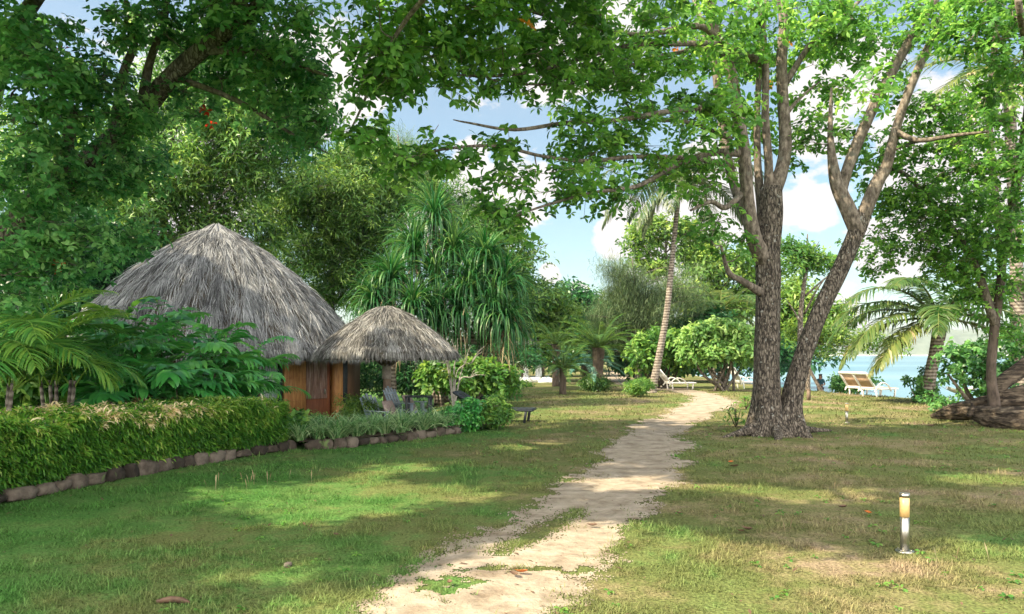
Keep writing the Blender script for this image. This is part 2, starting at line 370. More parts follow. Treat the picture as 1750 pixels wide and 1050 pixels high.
def lawn_nodes(N, L):
    """colour of the turf from real position: greener left, drier olive right, bald brown spots"""
    tc = N.new('ShaderNodeNewGeometry'); P = tc.outputs['Position']
    sp = N.new('ShaderNodeSeparateXYZ'); L.new(P, sp.inputs[0])
    n1 = N.new('ShaderNodeTexNoise'); n1.inputs['Scale'].default_value = .55; n1.inputs['Detail'].default_value = 7; n1.inputs['Roughness'].default_value = .65; L.new(P, n1.inputs['Vector'])
    n2 = N.new('ShaderNodeTexNoise'); n2.inputs['Scale'].default_value = 5; n2.inputs['Detail'].default_value = 6; n2.inputs['Roughness'].default_value = .7; L.new(P, n2.inputs['Vector'])
    mr = N.new('ShaderNodeMapRange'); mr.inputs['From Min'].default_value = -3.9; mr.inputs['From Max'].default_value = 1.8; mr.inputs['To Min'].default_value = -.22; mr.inputs['To Max'].default_value = .19; L.new(sp.outputs[0], mr.inputs['Value'])
    a = N.new('ShaderNodeMath'); a.operation = 'ADD'; am_ = N.new('ShaderNodeMath'); am_.operation = 'MULTIPLY_ADD'; L.new(n1.outputs['Fac'], am_.inputs[0]); am_.inputs[1].default_value = 1.7; am_.inputs[2].default_value = -.34; L.new(mr.outputs[0], a.inputs[0]); L.new(am_.outputs[0], a.inputs[1])
    b = N.new('ShaderNodeMath'); b.operation = 'MULTIPLY_ADD'; L.new(n2.outputs['Fac'], b.inputs[0]); b.inputs[1].default_value = .55; b.inputs[2].default_value = -.275
    c = N.new('ShaderNodeMath'); c.operation = 'ADD'; L.new(a.outputs[0], c.inputs[0]); L.new(b.outputs[0], c.inputs[1])
    r = ramp(N, [(0.2,(.062,.16,.034)),(0.4,(.10,.18,.048)),(0.52,(.135,.17,.055)),(0.66,(.13,.145,.05)),(0.82,(.21,.185,.09)),(0.95,(.26,.20,.13))]); L.new(c.outputs[0], r.inputs[0])
    return r.outputs[0], c.outputs[0], n2.outputs['Fac'], sp
def mk_ground():
    m, N, L = nodes('turf'); col, f, fine, sp = lawn_nodes(N, L)
    geo = N.new('ShaderNodeNewGeometry')
    n3 = N.new('ShaderNodeTexNoise'); n3.inputs['Scale'].default_value = 45; n3.inputs['Detail'].default_value = 4; L.new(geo.outputs['Position'], n3.inputs['Vector'])
    mp = N.new('ShaderNodeMapRange'); mp.inputs['To Min'].default_value = .45; mp.inputs['To Max'].default_value = 1.25; mp.inputs['From Min'].default_value = .3; mp.inputs['From Max'].default_value = .7; L.new(n3.outputs['Fac'], mp.inputs['Value'])
    mu = N.new('ShaderNodeMixRGB'); mu.blend_type = 'MULTIPLY'; mu.inputs[0].default_value = 1; L.new(col, mu.inputs[1]); L.new(mp.outputs[0], mu.inputs[2])
    # sand below the lawn's edge
    zr = N.new('ShaderNodeMapRange'); zr.inputs['From Min'].default_value = -.12; zr.inputs['From Max'].default_value = -.3; L.new(sp.outputs[2], zr.inputs['Value'])
    xr = N.new('ShaderNodeMath'); xr.operation = 'GREATER_THAN'; L.new(sp.outputs[0], xr.inputs[0]); xr.inputs[1].default_value = 5
    zz = N.new('ShaderNodeMath'); zz.operation = 'MULTIPLY'; L.new(zr.outputs[0], zz.inputs[0]); L.new(xr.outputs[0], zz.inputs[1])
    ms = N.new('ShaderNodeMixRGB'); L.new(zz.outputs[0], ms.inputs[0]); L.new(mu.outputs[0], ms.inputs[1]); ms.inputs[2].default_value = (.62,.55,.44,1)
    b = N.new('ShaderNodeBsdfPrincipled'); b.inputs['Roughness'].default_value = .95; b.inputs['Specular IOR Level'].default_value = .1; L.new(ms.outputs[0], b.inputs['Base Color'])
    bp = N.new('ShaderNodeBump'); bp.inputs['Strength'].default_value = .7; bp.inputs['Distance'].default_value = .03; L.new(n3.outputs['Fac'], bp.inputs['Height']); L.new(bp.outputs[0], b.inputs['Normal'])
    o = N.new('ShaderNodeOutputMaterial'); L.new(b.outputs[0], o.inputs[0]); return m
def mk_blade():
    m, N, L = nodes('grass_blade'); col, f, fine, sp = lawn_nodes(N, L)
    at = N.new('ShaderNodeAttribute'); at.attribute_name = 'var'
    mr = N.new('ShaderNodeMapRange'); mr.inputs['To Min'].default_value = .55; mr.inputs['To Max'].default_value = 1.75; L.new(at.outputs['Fac'], mr.inputs['Value'])
    mu = N.new('ShaderNodeMixRGB'); mu.blend_type = 'MULTIPLY'; mu.inputs[0].default_value = 1; L.new(col, mu.inputs[1]); L.new(mr.outputs[0], mu.inputs[2])
    b = N.new('ShaderNodeBsdfPrincipled'); b.inputs['Roughness'].default_value = .7; b.inputs['Specular IOR Level'].default_value = .2; L.new(mu.outputs[0], b.inputs['Base Color'])
    t = N.new('ShaderNodeBsdfTranslucent'); L.new(mu.outputs[0], t.inputs[0]); mx = N.new('ShaderNodeMixShader'); mx.inputs[0].default_value = .35
    L.new(b.outputs[0], mx.inputs[1]); L.new(t.outputs[0], mx.inputs[2])
    o = N.new('ShaderNodeOutputMaterial'); L.new(mx.outputs[0], o.inputs[0]); return m
M_TURF = mk_ground(); M_BLADE = mk_blade()
M_SAND = surfmat('path_sand', [(0.3,(.17,.13,.095)),(0.5,(.29,.24,.185)),(0.7,(.38,.32,.26))], nscale=3.5, detail=12, rough=.95, bump=1.0, bdist=.06, spots=(9,.66,(.36,.28,.2)), spec=.1)
def mk_sea():
    m, N, L = nodes('sea_water'); geo = N.new('ShaderNodeNewGeometry')
    mp = N.new('ShaderNodeMapping'); mp.inputs['Scale'].default_value = (.35, 1.1, 1); L.new(geo.outputs['Position'], mp.inputs['Vector'])
    n = N.new('ShaderNodeTexNoise'); n.inputs['Scale'].default_value = 1.2; n.inputs['Detail'].default_value = 8; L.new(mp.outputs[0], n.inputs['Vector'])
    n2 = N.new('ShaderNodeTexNoise'); n2.inputs['Scale'].default_value = .012; n2.inputs['Detail'].default_value = 5; L.new(mp.outputs[0], n2.inputs['Vector'])
    r = ramp(N, [(.35,(.05,.14,.20)),(.5,(.09,.20,.26)),(.65,(.15,.26,.31))]); L.new(n2.outputs['Fac'], r.inputs[0])
    b = N.new('ShaderNodeBsdfPrincipled'); L.new(r.outputs[0], b.inputs['Base Color']); b.inputs['Roughness'].default_value = .3; b.inputs['Specular IOR Level'].default_value = .3; b.inputs['IOR'].default_value = 1.33
    bp = N.new('ShaderNodeBump'); bp.inputs['Strength'].default_value = .5; bp.inputs['Distance'].default_value = .25; L.new(n.outputs['Fac'], bp.inputs['Height']); L.new(bp.outputs[0], b.inputs['Normal'])
    o = N.new('ShaderNodeOutputMaterial'); L.new(b.outputs[0], o.inputs[0]); return m
M_SEA = mk_sea()
M_THATCH = surfmat('thatch', [(0.15,(.06,.06,.062)),(0.42,(.155,.157,.163)),(0.62,(.25,.253,.26)),(0.95,(.38,.382,.39))], nscale=1.3, rough=.9, usevar=.8, spec=.15)
M_THATCHB = surfmat('thatch_brown', [(0.2,(.06,.056,.052)),(0.45,(.165,.158,.15)),(0.65,(.28,.272,.26)),(0.9,(.42,.41,.40))], nscale=1.3, rough=.9, usevar=.8, spec=.15)
M_THUNDER = surfmat('thatch_under', [(0.3,(.035,.028,.022)),(0.7,(.10,.085,.07))], nscale=8, rough=1)
M_ORANGE = surfmat('varnished_bamboo', [(0.3,(.26,.11,.04)),(0.5,(.42,.19,.065)),(0.7,(.55,.28,.11))], scale=(6,6,1), nscale=3, rough=.5, bump=.3, bdist=.01, wave=('X',11,.5,.12))
M_DOORW = surfmat('weathered_door', [(0.3,(.10,.05,.035)),(0.5,(.26,.15,.12)),(0.7,(.42,.33,.30))], scale=(9,9,.8), nscale=3, rough=.7, bump=.4)
M_DOORR = surfmat('red_brown_wood', [(0.3,(.12,.035,.015)),(0.7,(.26,.09,.04))], scale=(9,9,.8), nscale=3, rough=.6)
M_WALLW = surfmat('brown_wall', [(0.3,(.06,.03,.018)),(0.7,(.2,.10,.055))], scale=(9,9,.8), nscale=3, rough=.7)
M_FRAME = surfmat('dark_frame', [(0.3,(.012,.016,.02)),(0.7,(.03,.036,.045))], nscale=8, rough=.5)
M_CURT = surfmat('window_curtain', [(0.3,(.22,.26,.28)),(0.7,(.46,.50,.52))], scale=(14,14,.6), nscale=3, rough=.35, wave=('X',9,2,.4))
M_DKW = surfmat('dark_timber', [(0.3,(.035,.025,.02)),(0.7,(.12,.09,.07))], scale=(6,6,.8), nscale=4, rough=.8, bump=.3)
M_POLE = surfmat('pole_wood', [(0.3,(.07,.045,.03)),(0.7,(.22,.16,.12))], scale=(6,6,.8), nscale=4, rough=.8, bump=.4)
M_ROPE = surfmat('rope_binding', [(0.3,(.16,.13,.11)),(0.7,(.34,.29,.25))], nscale=12, rough=.9, wave=('Z',30,.4,.4))
M_CHAIR = surfmat('grey_painted_slat', [(0.3,(.15,.19,.23)),(0.7,(.32,.38,.43))], nscale=8, rough=.5)
M_CUSH = surfmat('taupe_fabric', [(0.3,(.20,.15,.14)),(0.7,(.34,.27,.25))], nscale=20, rough=.95)
M_STONE = surfmat('stone', [(0.25,(.022,.017,.013)),(0.5,(.06,.046,.036)),(0.75,(.13,.105,.085))], nscale=7, rough=.95, bump=.8, bdist=.03, usevar=.5, spots=(5,.66,(.10,.14,.05)))
M_SOIL = surfmat('bed_soil', [(0.3,(.035,.024,.016)),(0.7,(.11,.078,.055))], nscale=9, rough=1, bump=.7)
M_STEEL = surfmat('brushed_steel', [(0.3,(.30,.29,.26)),(0.7,(.45,.43,.39))], scale=(8,8,1), nscale=6, rough=.33, metal=.95, spec=.5)
M_DIFF = surfmat('amber_diffuser', [(0.3,(.58,.36,.14)),(0.7,(.66,.44,.19))], nscale=3, rough=.35, spec=.5)
M_WHITE = surfmat('white_plastic', [(0.3,(.74,.70,.68)),(0.7,(.84,.82,.80))], nscale=5, rough=.45)
M_SLING = surfmat('tan_sling', [(0.3,(.42,.27,.19)),(0.7,(.55,.38,.28))], nscale=15, rough=.8)
M_CLOTH = surfmat('white_cloth', [(0.3,(.6,.6,.6)),(0.7,(.8,.8,.8))], nscale=4, rough=.9)
M_SKIN = surfmat('skin', [(0.3,(.12,.06,.04)),(0.7,(.20,.11,.07))], nscale=5, rough=.6)
M_HAIR = surfmat('hair', [(0.3,(.012,.01,.009)),(0.7,(.03,.025,.02))], nscale=25, rough=.7)
M_TEAL = surfmat('teal_shirt', [(0.3,(.004,.03,.045)),(0.7,(.006,.05,.07))], nscale=9, rough=.8)
M_NAVY = surfmat('navy_trousers', [(0.3,(.012,.014,.03)),(0.7,(.03,.035,.06))], nscale=9, rough=.8)
M_LITO = surfmat('fallen_leaf_orange', [(0.3,(.35,.08,.02)),(0.7,(.6,.22,.05))], nscale=12, rough=.6)
M_LITB = surfmat('fallen_leaf_brown', [(0.3,(.05,.028,.018)),(0.7,(.16,.095,.06))], nscale=12, rough=.7)
M_HILL = surfmat('far_hills', [(0.3,(.06,.085,.06)),(0.5,(.10,.13,.095)),(0.7,(.15,.175,.13))], nscale=.03, detail=9, rough=1, bump=.0)
M_FSAND = surfmat('far_sand', [(0.3,(.7,.66,.58)),(0.7,(.85,.8,.72))], nscale=.01, rough=1)

# ------------------------------------------------------------------ ground, path, sea, hills
def axis_coords(lo, hi, fine_lo, fine_hi, step, grow=1.18):
    c = list(np.arange(fine_lo, fine_hi+1e-6, step)); s = step
    while c[-1] < hi: s *= grow; c.append(c[-1]+s)
    s = step; pre = []; x = fine_lo
    while x > lo: s *= grow; x -= s; pre.append(x)
    return np.array(pre[::-1]+c)
def grid(mb, xs, ys, zf):
    X, Y = np.meshgrid(xs, ys); v = np.stack([X, Y, zf(X, Y)], -1).reshape(-1, 3); nx = len(xs)
    i = (np.arange(len(ys)-1)[:, None]*nx+np.arange(nx-1)[None]).ravel()
    mb.add(v, np.stack([i, i+1, i+1+nx, i+nx], -1))
g = MB(); grid(g, axis_coords(-4000, 4000, -16, 34, .4), axis_coords(-1500, 5000, 2, 62, .4), gz)
tag(g.build('ground', M_TURF, smooth=True), kind='structure')
s = MB(); xs = axis_coords(6, 8000, 6, 60, 6, 1.4); ys = axis_coords(-1500, 6000, 0, 80, 8, 1.4)
grid(s, xs, ys, lambda X, Y: 0*X+SEA); tag(s.build('sea', M_SEA), kind='structure')
h = MB(); xs = np.linspace(300, 3600, 160); ys = np.linspace(2000, 3400, 24)
def hz_(X, Y):
    t = (Y-2000)/1400
    return SEA-2+np.clip((55+70*fbm(X/330, Y/900, 4)+26*fbm(X/60, Y/90, 3)+16*fbm(X/14, Y/40, 2))*sst(t*9)*1.3+20*sst(t*1.4), 0, 125)
grid(h, xs, ys, hz_); tag(h.build('hills', M_HILL, smooth=True), kind='structure')
fs = MB(); box(fs, (1950, 1985, SEA), (3300, 30, 3.0)); tag(fs.build('far_beach', M_FSAND), kind='structure')

PATH = np.array([  # photo row, left and right edge columns
 (634,1028,1046),(641,1034,1066),(648,1036,1082),(655,1052,1100),(662,1085,1150),(670,1150,1205),(678,1182,1236),(686,1176,1250),(694,1160,1250),(702,1146,1236),(710,1130,1215),(720,1108,1194),
 (735,1078,1176),(750,1052,1168),(763,1040,1184),(780,1032,1172),(800,1010,1162),(820,985,1152),(850,944,1126),(870,905,1108),(900,852,1078),
 (930,795,1058),(960,735,1036),(990,690,1012),(1020,655,990),(1050,620,962),(1120,480,880),(1300,200,700),(1700,-300,300)], float)
def pix(x, y): return CX+F*x/y, HY+F*CH/y
def path_mask(x, y):
    """signed width (metres, positive inside) of bare sand"""
    px, py = pix(x, y)
    l = np.interp(py, PATH[:,0], PATH[:,1]); r = np.interp(py, PATH[:,0], PATH[:,2])
    d = np.minimum(px-l, r-px)/F*y
    d = d+0.65*fbm(x*1.6, y*1.6, 3)*np.clip(y/10, .5, 1)+0.45*fbm(x*7, y*7, 4)
    # strip of turf left standing between the two tracks
    t = np.clip((py-872)/75, 0, 1); cx_ = 985-125*t; hw = 34*np.sin(np.clip(t, .03, .97)*math.pi)**.6
    isl = (np.abs(px-cx_)-hw)/F*y+0.25*fbm(x*6+5, y*6, 3)
    isl = np.where((py > 868) & (py < 952), isl, 1)
    # scruffy turf patches in the near sand
    near = sst((py-925)/50); pat = 0.10+1.0*fbm(x*2.1+3, y*3.0, 4)+.5*fbm(x*9+3, y*9, 3)
    d = np.where(near > 0, np.minimum(d, pat*2.0+(1-near)*2), d)
    return np.minimum(d, isl)
prng = np.random.default_rng(99)
p = MB(); py = HY+28; 
rows = [HY+28+k*1.5 for k in range(int((1110-634)/1.5))]
for a, b in zip(rows[:-1], rows[1:]):
    Y0 = CH*F/(b-HY); Y1 = CH*F/(a-HY); Ym = (Y0+Y1)/2; cw = 2.0/F*Ym
    l = np.interp(a, PATH[:,0], PATH[:,1])-90; r = np.interp(a, PATH[:,0], PATH[:,2])+90
    xc = np.arange((l-CX)/F*Ym, (r-CX)/F*Ym, cw); xm = xc+cw/2
    k = path_mask(xm, np.full_like(xm, Ym))+prng.normal(size=len(xm))*.06 > 0
    if not k.any(): continue
    x0 = xc[k]; x1 = x0+cw; n = len(x0)
    v = np.stack([np.stack([x0, 0*x0+Y0], -1), np.stack([x1, 0*x0+Y0], -1), np.stack([x1, 0*x0+Y1], -1), np.stack([x0, 0*x0+Y1], -1)], 1)
    hh = 0.006+0.0*v[..., 0]
    v = np.concatenate([v, (gz(v[...,0], v[...,1])+hh)[..., None]], -1).reshape(-1, 3)
    p.add(v, (np.arange(n)*4)[:, None]+np.arange(4)[None])
tag(p.build('path', M_SAND), kind='structure')

# beds and other footprints that carry no turf
BEDA = np.array([ground(-120,905)[:2], ground(0,862)[:2], ground(245,812)[:2], ground(380,786)[:2], ground(492,768)[:2]])
BEDB = np.array([ground(512,768)[:2], ground(585,765)[:2], ground(700,752)[:2], ground(780,741)[:2], ground(858,736)[:2]])
# ------------------------------------------------------------------ grass blades
def grass():
    mb = MB()
    def zone(y0, y1, dens, L, w, seg):
        n = int(dens*0.5*(y1*y1-y0*y0)*1.40)
        y = np.sqrt(y0*y0+rng.random(n)*(y1*y1-y0*y0)); x = (rng.random(n)*1.40-.70)*y
        pm = path_mask(x, y)+.05*rng.normal(size=n)
        edge = np.interp(y, np.concatenate([BEDA[:,1], BEDB[:,1]]), np.concatenate([BEDA[:,0], BEDB[:,0]]))
        tuft = fbm(x*3+7, y*3, 3)
        k = ((pm < -0.0) | (rng.random(n) < 0.45*np.exp(-np.maximum(pm, 0)/.07))) & (x > edge+.04) & (x < crest(y)+1.0) & (rng.random(n) < .62+2.0*tuft)
        x, y, tf = x[k], y[k], tuft[k]; n = len(x)
        base = np.stack([x, y, gz(x, y)-.004], -1)
        ln = L*(.45+.9*rng.random(n))*np.clip(1+2.0*tf, .4, 2)
        ribbons(mb, base, rng.random(n)*6.283, .25+1.1*rng.random(n), ln, w*(.7+.6*rng.random(n)), droop=.9, seg=seg,
                prof=np.array([1,.75,.1]) if seg == 2 else np.array([1,.12]), var=np.clip(.45+.35*rng.normal(size=n)*.6+.9*tf, 0, 1))
    zone(3.9, 6.5, 7000, .045, .0055, 2)
    zone(6.5, 10, 3800, .05, .008, 1)
    zone(10, 17, 1300, .055, .013, 1)
    zone(17, 34, 260, .07, .03, 1)
    o = mb.build('grass', M_BLADE); tag(o, 'short mown turf covering the lawn on both sides of the sandy path', 'grass', kind='stuff')
    # seed stalks
    mb = MB(); pts = []
    for px, py, n, sp in ((405,830,8,30),(380,838,3,18),(480,826,3,20),(540,815,2,20),(1345,918,2,5),(1450,840,2,20),(1640,965,3,30)):
        for k in range(n):
            b = ground(px+rng.normal()*sp, py+rng.normal()*3); pts.append(b)
    pts = np.array(pts); n = len(pts)
    ribbons(mb, pts, rng.random(n)*6.28, 1.35+.2*rng.random(n), .11+.09*rng.random(n), .004, droop=.3, seg=4, prof=np.array([.5,.5,1.6,3.4,.8]))
    tag(mb.build('seed_stalks', M_DRY), 'dry upright seed stalks standing in the lawn beside the sunlit patch', 'grass', kind='stuff')
grass()

# ------------------------------------------------------------------ trees
SHIFT = SUNV[:2]/SUNV[2]
def make_tree(name, label, limbs, blobs, leaf='ros', lsize=1.0, rpc=9, crad=.45, mleaf=None, mbark=None, group=None, extra=None, cat='tree', tw=.018, flat=.6, sides=8, rough=.12, connect=True, clump=.5, base=None, hang=0.0, cull=0.0, xsize=None, rfun=None, mlimb=None):
    P0 = np.asarray(limbs[0][0][0] if base is None else base, float)
    root = thing(name, label, cat, P0, group)
    tb = MB(); lb = MB() if mlimb else tb; pool = []
    for i, (pts, rad) in enumerate(limbs):
        pts = np.asarray(pts, float); tgt = tb if (i == 0 or not mlimb or rad[0] > .2 or pts[0][2] < .5) else lb
        big = rad[0] > .12
        tube(tgt, pts, rad, sides if big else max(6, sides//2), 5, rough if big else rough*.6, var=.5, rfun=rfun if i == 0 or (rfun and pts[0][2] < .3 and rad[0] > .2) else None)
        q, rr = catmull(pts, rad, 5); pool.append(np.concatenate([q, rr[:, None]], 1)[len(q)//3:])
    pool = np.vstack(pool)
    cs = []
    for b in blobs:
        px, py, Y, rx, rz, ry, n = b[:7]
        u = rng.normal(size=(n, 3)); u = u/np.linalg.norm(u, axis=1)[:, None]*(rng.random((n, 1))**.4)
        c = np.stack([((px+u[:,0]*rx)-CX)/F*Y, Y+u[:,1]*ry, CH-((py+u[:,2]*rz)-HY)/F*Y], -1); cs.append(c)
    cs = np.vstack(cs); cs = cs[cs[:, 2] > -.3]
    if cull: g_ = cs[:, :2]-SHIFT[None]*cs[:, 2:3]; bl_ = in_patch(g_[:,0], g_[:,1]) | in_patch(g_[:,0]+.35, g_[:,1]) | in_patch(g_[:,0]-.35, g_[:,1]) | in_patch(g_[:,0], g_[:,1]+.3) | in_patch(g_[:,0], g_[:,1]-.3); cs = cs[~(bl_ & (rng.random(len(cs)) < cull))]
    nvis = len(cs)
    if extra is not None and len(extra): cs = np.vstack([cs, extra])
    if connect:
        d = np.min(np.linalg.norm(cs[:, None]-pool[None, :, :3], axis=2), 1); order = np.argsort(d)
        pl = [pool]; arr = pool
        for n_, i in enumerate(order):
            c = cs[i]; dd = np.linalg.norm(arr[:, :3]-c, axis=1); j = np.argmin(dd+.6*np.maximum(0, arr[:, 2]-c[2]))
            a = arr[j, :3]; D = dd[j]; r0 = min(arr[j, 3]*.7, tw*(.7+.35*D))
            mid = (a+c)/2+rng.normal(size=3)*D*.10+np.array([0,0,.06*D]); m1 = a*.75+mid*.25+rng.normal(size=3)*.03*D
            tube(lb, [a, mid, c], [r0, r0*.7, tw*.35], 5, 3, 0, cap=False)
            t = np.array([.35,.65,1.])[:, None]; q = np.where(t < .5, a*(1-2*t)+mid*2*t, mid*(2-2*t)+c*(2*t-1))
            arr = np.vstack([arr, np.concatenate([q, (r0*(1-.55*t))], 1)])
    # leaves
    n = len(cs)*rpc; ci = np.repeat(np.arange(len(cs)), rpc)
    u = rng.normal(size=(n, 3)); u = u/np.linalg.norm(u, axis=1)[:, None]*(rng.random((n, 1))**.55); u[:, 2] *= flat
    cr = crad*(.65+.7*rng.random(len(cs)))[ci]
    pos = cs[ci]+u*cr[:, None]; pos[:, 2] = np.maximum(pos[:, 2], gz(pos[:,0], pos[:,1])+.04)
    sticks(lb, cs[ci][::2], pos[::2], tw*.3, tw*.15)
    cv = .5+clump*.5*(rng.random(len(cs))-.5)
    ax = u*np.array([1,1,.5])+np.array([0,0,.75-hang])+rng.normal(size=(n,3))*.25
    var = np.clip(cv[ci]+.18*rng.normal(size=n), 0, .96); var[rng.random(n) < .0012] = 1.0
    T = {'ros': ROS, 'spr': SPR, 'nar': SPRN, 'brd': SPRB}[leaf]; f = MB(); which = rng.integers(0, len(T), n)
    base_s = np.where(ci < nvis, lsize, xsize or lsize)
    for k in range(len(T)):
        s_ = which == k
        if s_.any(): scatter(f, T[k], pos[s_], ax[s_], base_s[s_]*(.75+.5*rng.random(s_.sum())), var[s_])
    tb.build('trunk', mbark, root, smooth=True)
    if mlimb: lb.build('branches', mlimb, root, smooth=True)
    f.build('crown', mleaf, root)
    return root

# --- unseen canopy added above the frame to shade the lawn, gaps cut for sun patches
PATCH = [  # photo px, py centre, half width px, half height px of sunlit places on the ground
 (400,845,95,9),(540,880,110,17),(640,830,110,9),(700,800,70,7),(720,845,180,10),(600,860,150,9),(470,975,80,14),(900,760,60,4),
 (1000,985,190,40),(900,1045,420,35),(560,1035,60,22),(1280,838,90,8),(1430,852,110,7),(1060,826,90,9),(1020,905,60,14),(1720,822,80,9),
 (1400,1010,520,62),(1180,935,110,22),(870,660,80,5),(905,672,60,5),(1040,690,150,5),(1000,700,90,3),(1150,697,60,4),(1250,700,50,4),(1700,990,200,50),(1480,688,120,6),(1420,672,90,5)]
def in_patch(x, y):
    px, py = pix(x, np.maximum(y, .5)); m = np.zeros(len(x), bool)
    for a, b, c, d in PATCH: m |= ((px-a)/c)**2+((py-b)/(d+1))**2 < 1.25
    return m | (y < 4.4)
def in_view(c, mg=110):
    Y = np.maximum(c[:,1], .3); px = CX+F*c[:,0]/Y; py = HY-F*(c[:,2]-CH)/Y
    return (px > -mg) & (px < 1750+mg) & (py > -mg) & (py < 1110)
N_ = 9000
cc = np.stack([rng.random(N_)*22-17.5, rng.random(N_)*32-5, 6.8+rng.random(N_)*3.2], -1)
gx = cc[:,0]-SHIFT[0]*cc[:,2]; gy = cc[:,1]-SHIFT[1]*cc[:,2]
keep = ~in_view(cc) & (gx > -8) & (gx < 10) & (gy > 4.5) & (gy < 30)
for ox, oy in ((0,0),(.35,0),(-.35,0),(0,.3),(0,-.3)): keep &= ~in_patch(gx+ox, gy+oy)
cc = cc[keep]
left_side = cc[:,0] < -5.2

# main almond tree --------------------------------------------------
w = lambda l: [W(*q) for q in l]
gzm = float(gz(5.1, 15))
def buttress(s, th, L):
    e = np.exp(-s/.38); return 1+e*(.55+.55*np.abs(np.cos(2.5*th+.4))**2+.25*np.cos(th*3+1))+.06*np.sin(5*th+s*1.5)
limbs = [
 (w([(1312,752,15),(1310,700,15),(1311,600,15),(1313,500,15),(1310,430,15),(1316,370,15),(1318,320,15)]), [.30,.255,.24,.228,.235,.235,.20]),
 (w([(1350,748,14.9),(1352,690,14.9),(1372,610,14.8),(1402,530,14.8),(1436,460,14.8),(1462,400,14.8),(1474,368,14.8)]), [.235,.18,.168,.16,.153,.152,.15]),
 (w([(1468,400,14.8),(1448,356,14.8),(1431,318,14.8),(1422,270,14.8),(1419,215,14.9),(1421,150,15)]), [.16,.15,.13,.085,.05,.02]),
 (w([(1436,335,14.8),(1450,285,14.8),(1478,215,14.8),(1510,150,14.8),(1560,60,14.8),(1610,-20,14.8),(1660,-110,14.8)]), [0.103,0.107,0.103,0.099,0.090,0.082,0.052]),
 (w([(1474,372,14.8),(1500,310,14.7),(1515,285,14.7),(1530,225,14.6),(1550,165,14.6),(1580,95,14.6),(1610,30,14.6),(1650,-60,14.5)]), [0.133,0.116,0.099,0.086,0.082,0.073,0.069,0.043]),
 (w([(1308,450,15),(1288,405,14.7),(1278,340,14.6),(1272,270,14.5),(1262,200,14.5),(1248,120,14.4),(1222,55,14.3),(1212,0,14.2),(1190,-80,14)]), [0.189,0.151,0.125,0.117,0.114,0.106,0.091,0.076,0.046]),
 (w([(1316,340,15),(1336,290,15.1),(1342,240,15.2),(1338,170,15.3),(1336,100,15.3),(1340,40,15.3),(1332,-30,15.3),(1325,-120,15)]), [0.172,0.128,0.121,0.114,0.106,0.099,0.091,0.053]),
 (w([(1312,350,15),(1314,290,15),(1308,200,14.9),(1308,110,14.8),(1300,20,14.7),(1290,-70,14.6)]), [0.120,0.084,0.076,0.068,0.057,0.038]),
 (w([(1305,380,15.2),(1296,300,15.4),(1294,200,15.5),(1300,90,15.5),(1310,-10,15.5)]), [0.120,0.076,0.064,0.053,0.038]),
 (w([(1285,400,14.8),(1250,300,15.3),(1232,200,15.6),(1222,120,15.7),(1205,60,15.8),(1180,-20,16)]), [0.112,0.091,0.084,0.076,0.068,0.038]),
 (w([(1296,728,14.9),(1272,738,14.75),(1250,745,14.6),(1225,752,14.5)]), [.13,.09,.06,.02]),
 (w([(1345,728,14.8),(1368,733,14.9),(1388,735,15),(1420,736,15.2)]), [.13,.09,.06,.02]),
 (w([(1325,730,14.8),(1330,748,14.3),(1322,760,14.0)]), [.12,.08,.02]),
 # long horizontal boughs reaching left
 (w([(1232,75,14.4),(1200,46,14),(1150,52,13.6),(1090,60,13.2),(1040,52,12.8),(980,40,12.2),(910,20,11.6),(840,0,11)]), [0.068,0.058,0.051,0.044,0.037,0.034,0.027,0.014]),
 (w([(1310,110,14.9),(1240,78,14),(1160,75,13.4),(1080,78,13),(1010,95,12.6),(930,118,12),(850,130,11.5),(760,128,11)]), [0.061,0.054,0.048,0.041,0.034,0.029,0.024,0.012]),
 (w([(1300,110,14.9),(1220,85,14.4),(1150,92,13.8),(1060,118,13.2),(980,142,12.6),(900,145,12)]), [0.054,0.048,0.037,0.034,0.024,0.012]),
 (w([(1270,240,14.5),(1220,190,14.2),(1150,190,13.6),(1060,205,13),(970,210,12.4),(880,222,11.8),(800,210,11.3),(775,205,11.1)]), [0.075,0.058,0.048,0.041,0.034,0.027,0.015,0.008]),
 (w([(1250,238,14.4),(1180,210,14),(1120,205,13.6),(1080,190,13.2)]), [0.048,0.034,0.027,0.014]),
 (w([(1262,262,14.4),(1215,262,14.2),(1150,285,13.8),(1090,318,13.2),(1010,330,12.6),(930,352,12),(880,370,11.8)]), [0.075,0.068,0.051,0.037,0.027,0.020,0.010]),
 (w([(1255,285,14.4),(1190,272,14),(1090,268,13.4),(1010,275,12.8),(930,268,12.2),(850,250,11.6),(760,255,11),(690,270,10.6),(655,245,10.4)]), [0.061,0.051,0.037,0.034,0.027,0.024,0.019,0.012,0.007]),
 (w([(1270,330,14.6),(1240,355,14.4),(1215,345,14.2),(1180,360,14)]), [0.061,0.054,0.041,0.020]),
 (w([(1300,500,14.8),(1268,480,14.5),(1245,465,14.3),(1232,420,14.2)]), [.09,.06,.05,.02]),
 (w([(1338,150,15.3),(1390,70,15.5),(1450,20,15.6),(1500,-30,15.7)]), [.07,.055,.04,.02]),
 (w([(1340,200,15.2),(1365,170,15.4),(1400,140,15.6)]), [.05,.035,.015]),
 (w([(1530,225,14.6),(1570,240,14.2),(1630,232,13.8),(1690,225,13.4)]), [.06,.045,.035,.02]),
 (w([(740,-20,9),(690,40,9.6),(650,110,10),(615,190,10.3),(595,230,10.3)]), [.035,.03,.024,.016,.01]),
 (w([(1040,52,12.8),(980,-40,11),(900,-150,9.5),(700,-260,8.5),(400,-420,7.5)]), [.06,.06,.05,.045,.03]),
 (w([(1212,0,14.2),(1100,-200,12),(900,-420,10),(600,-700,8)]), [.10,.09,.07,.04]),
]
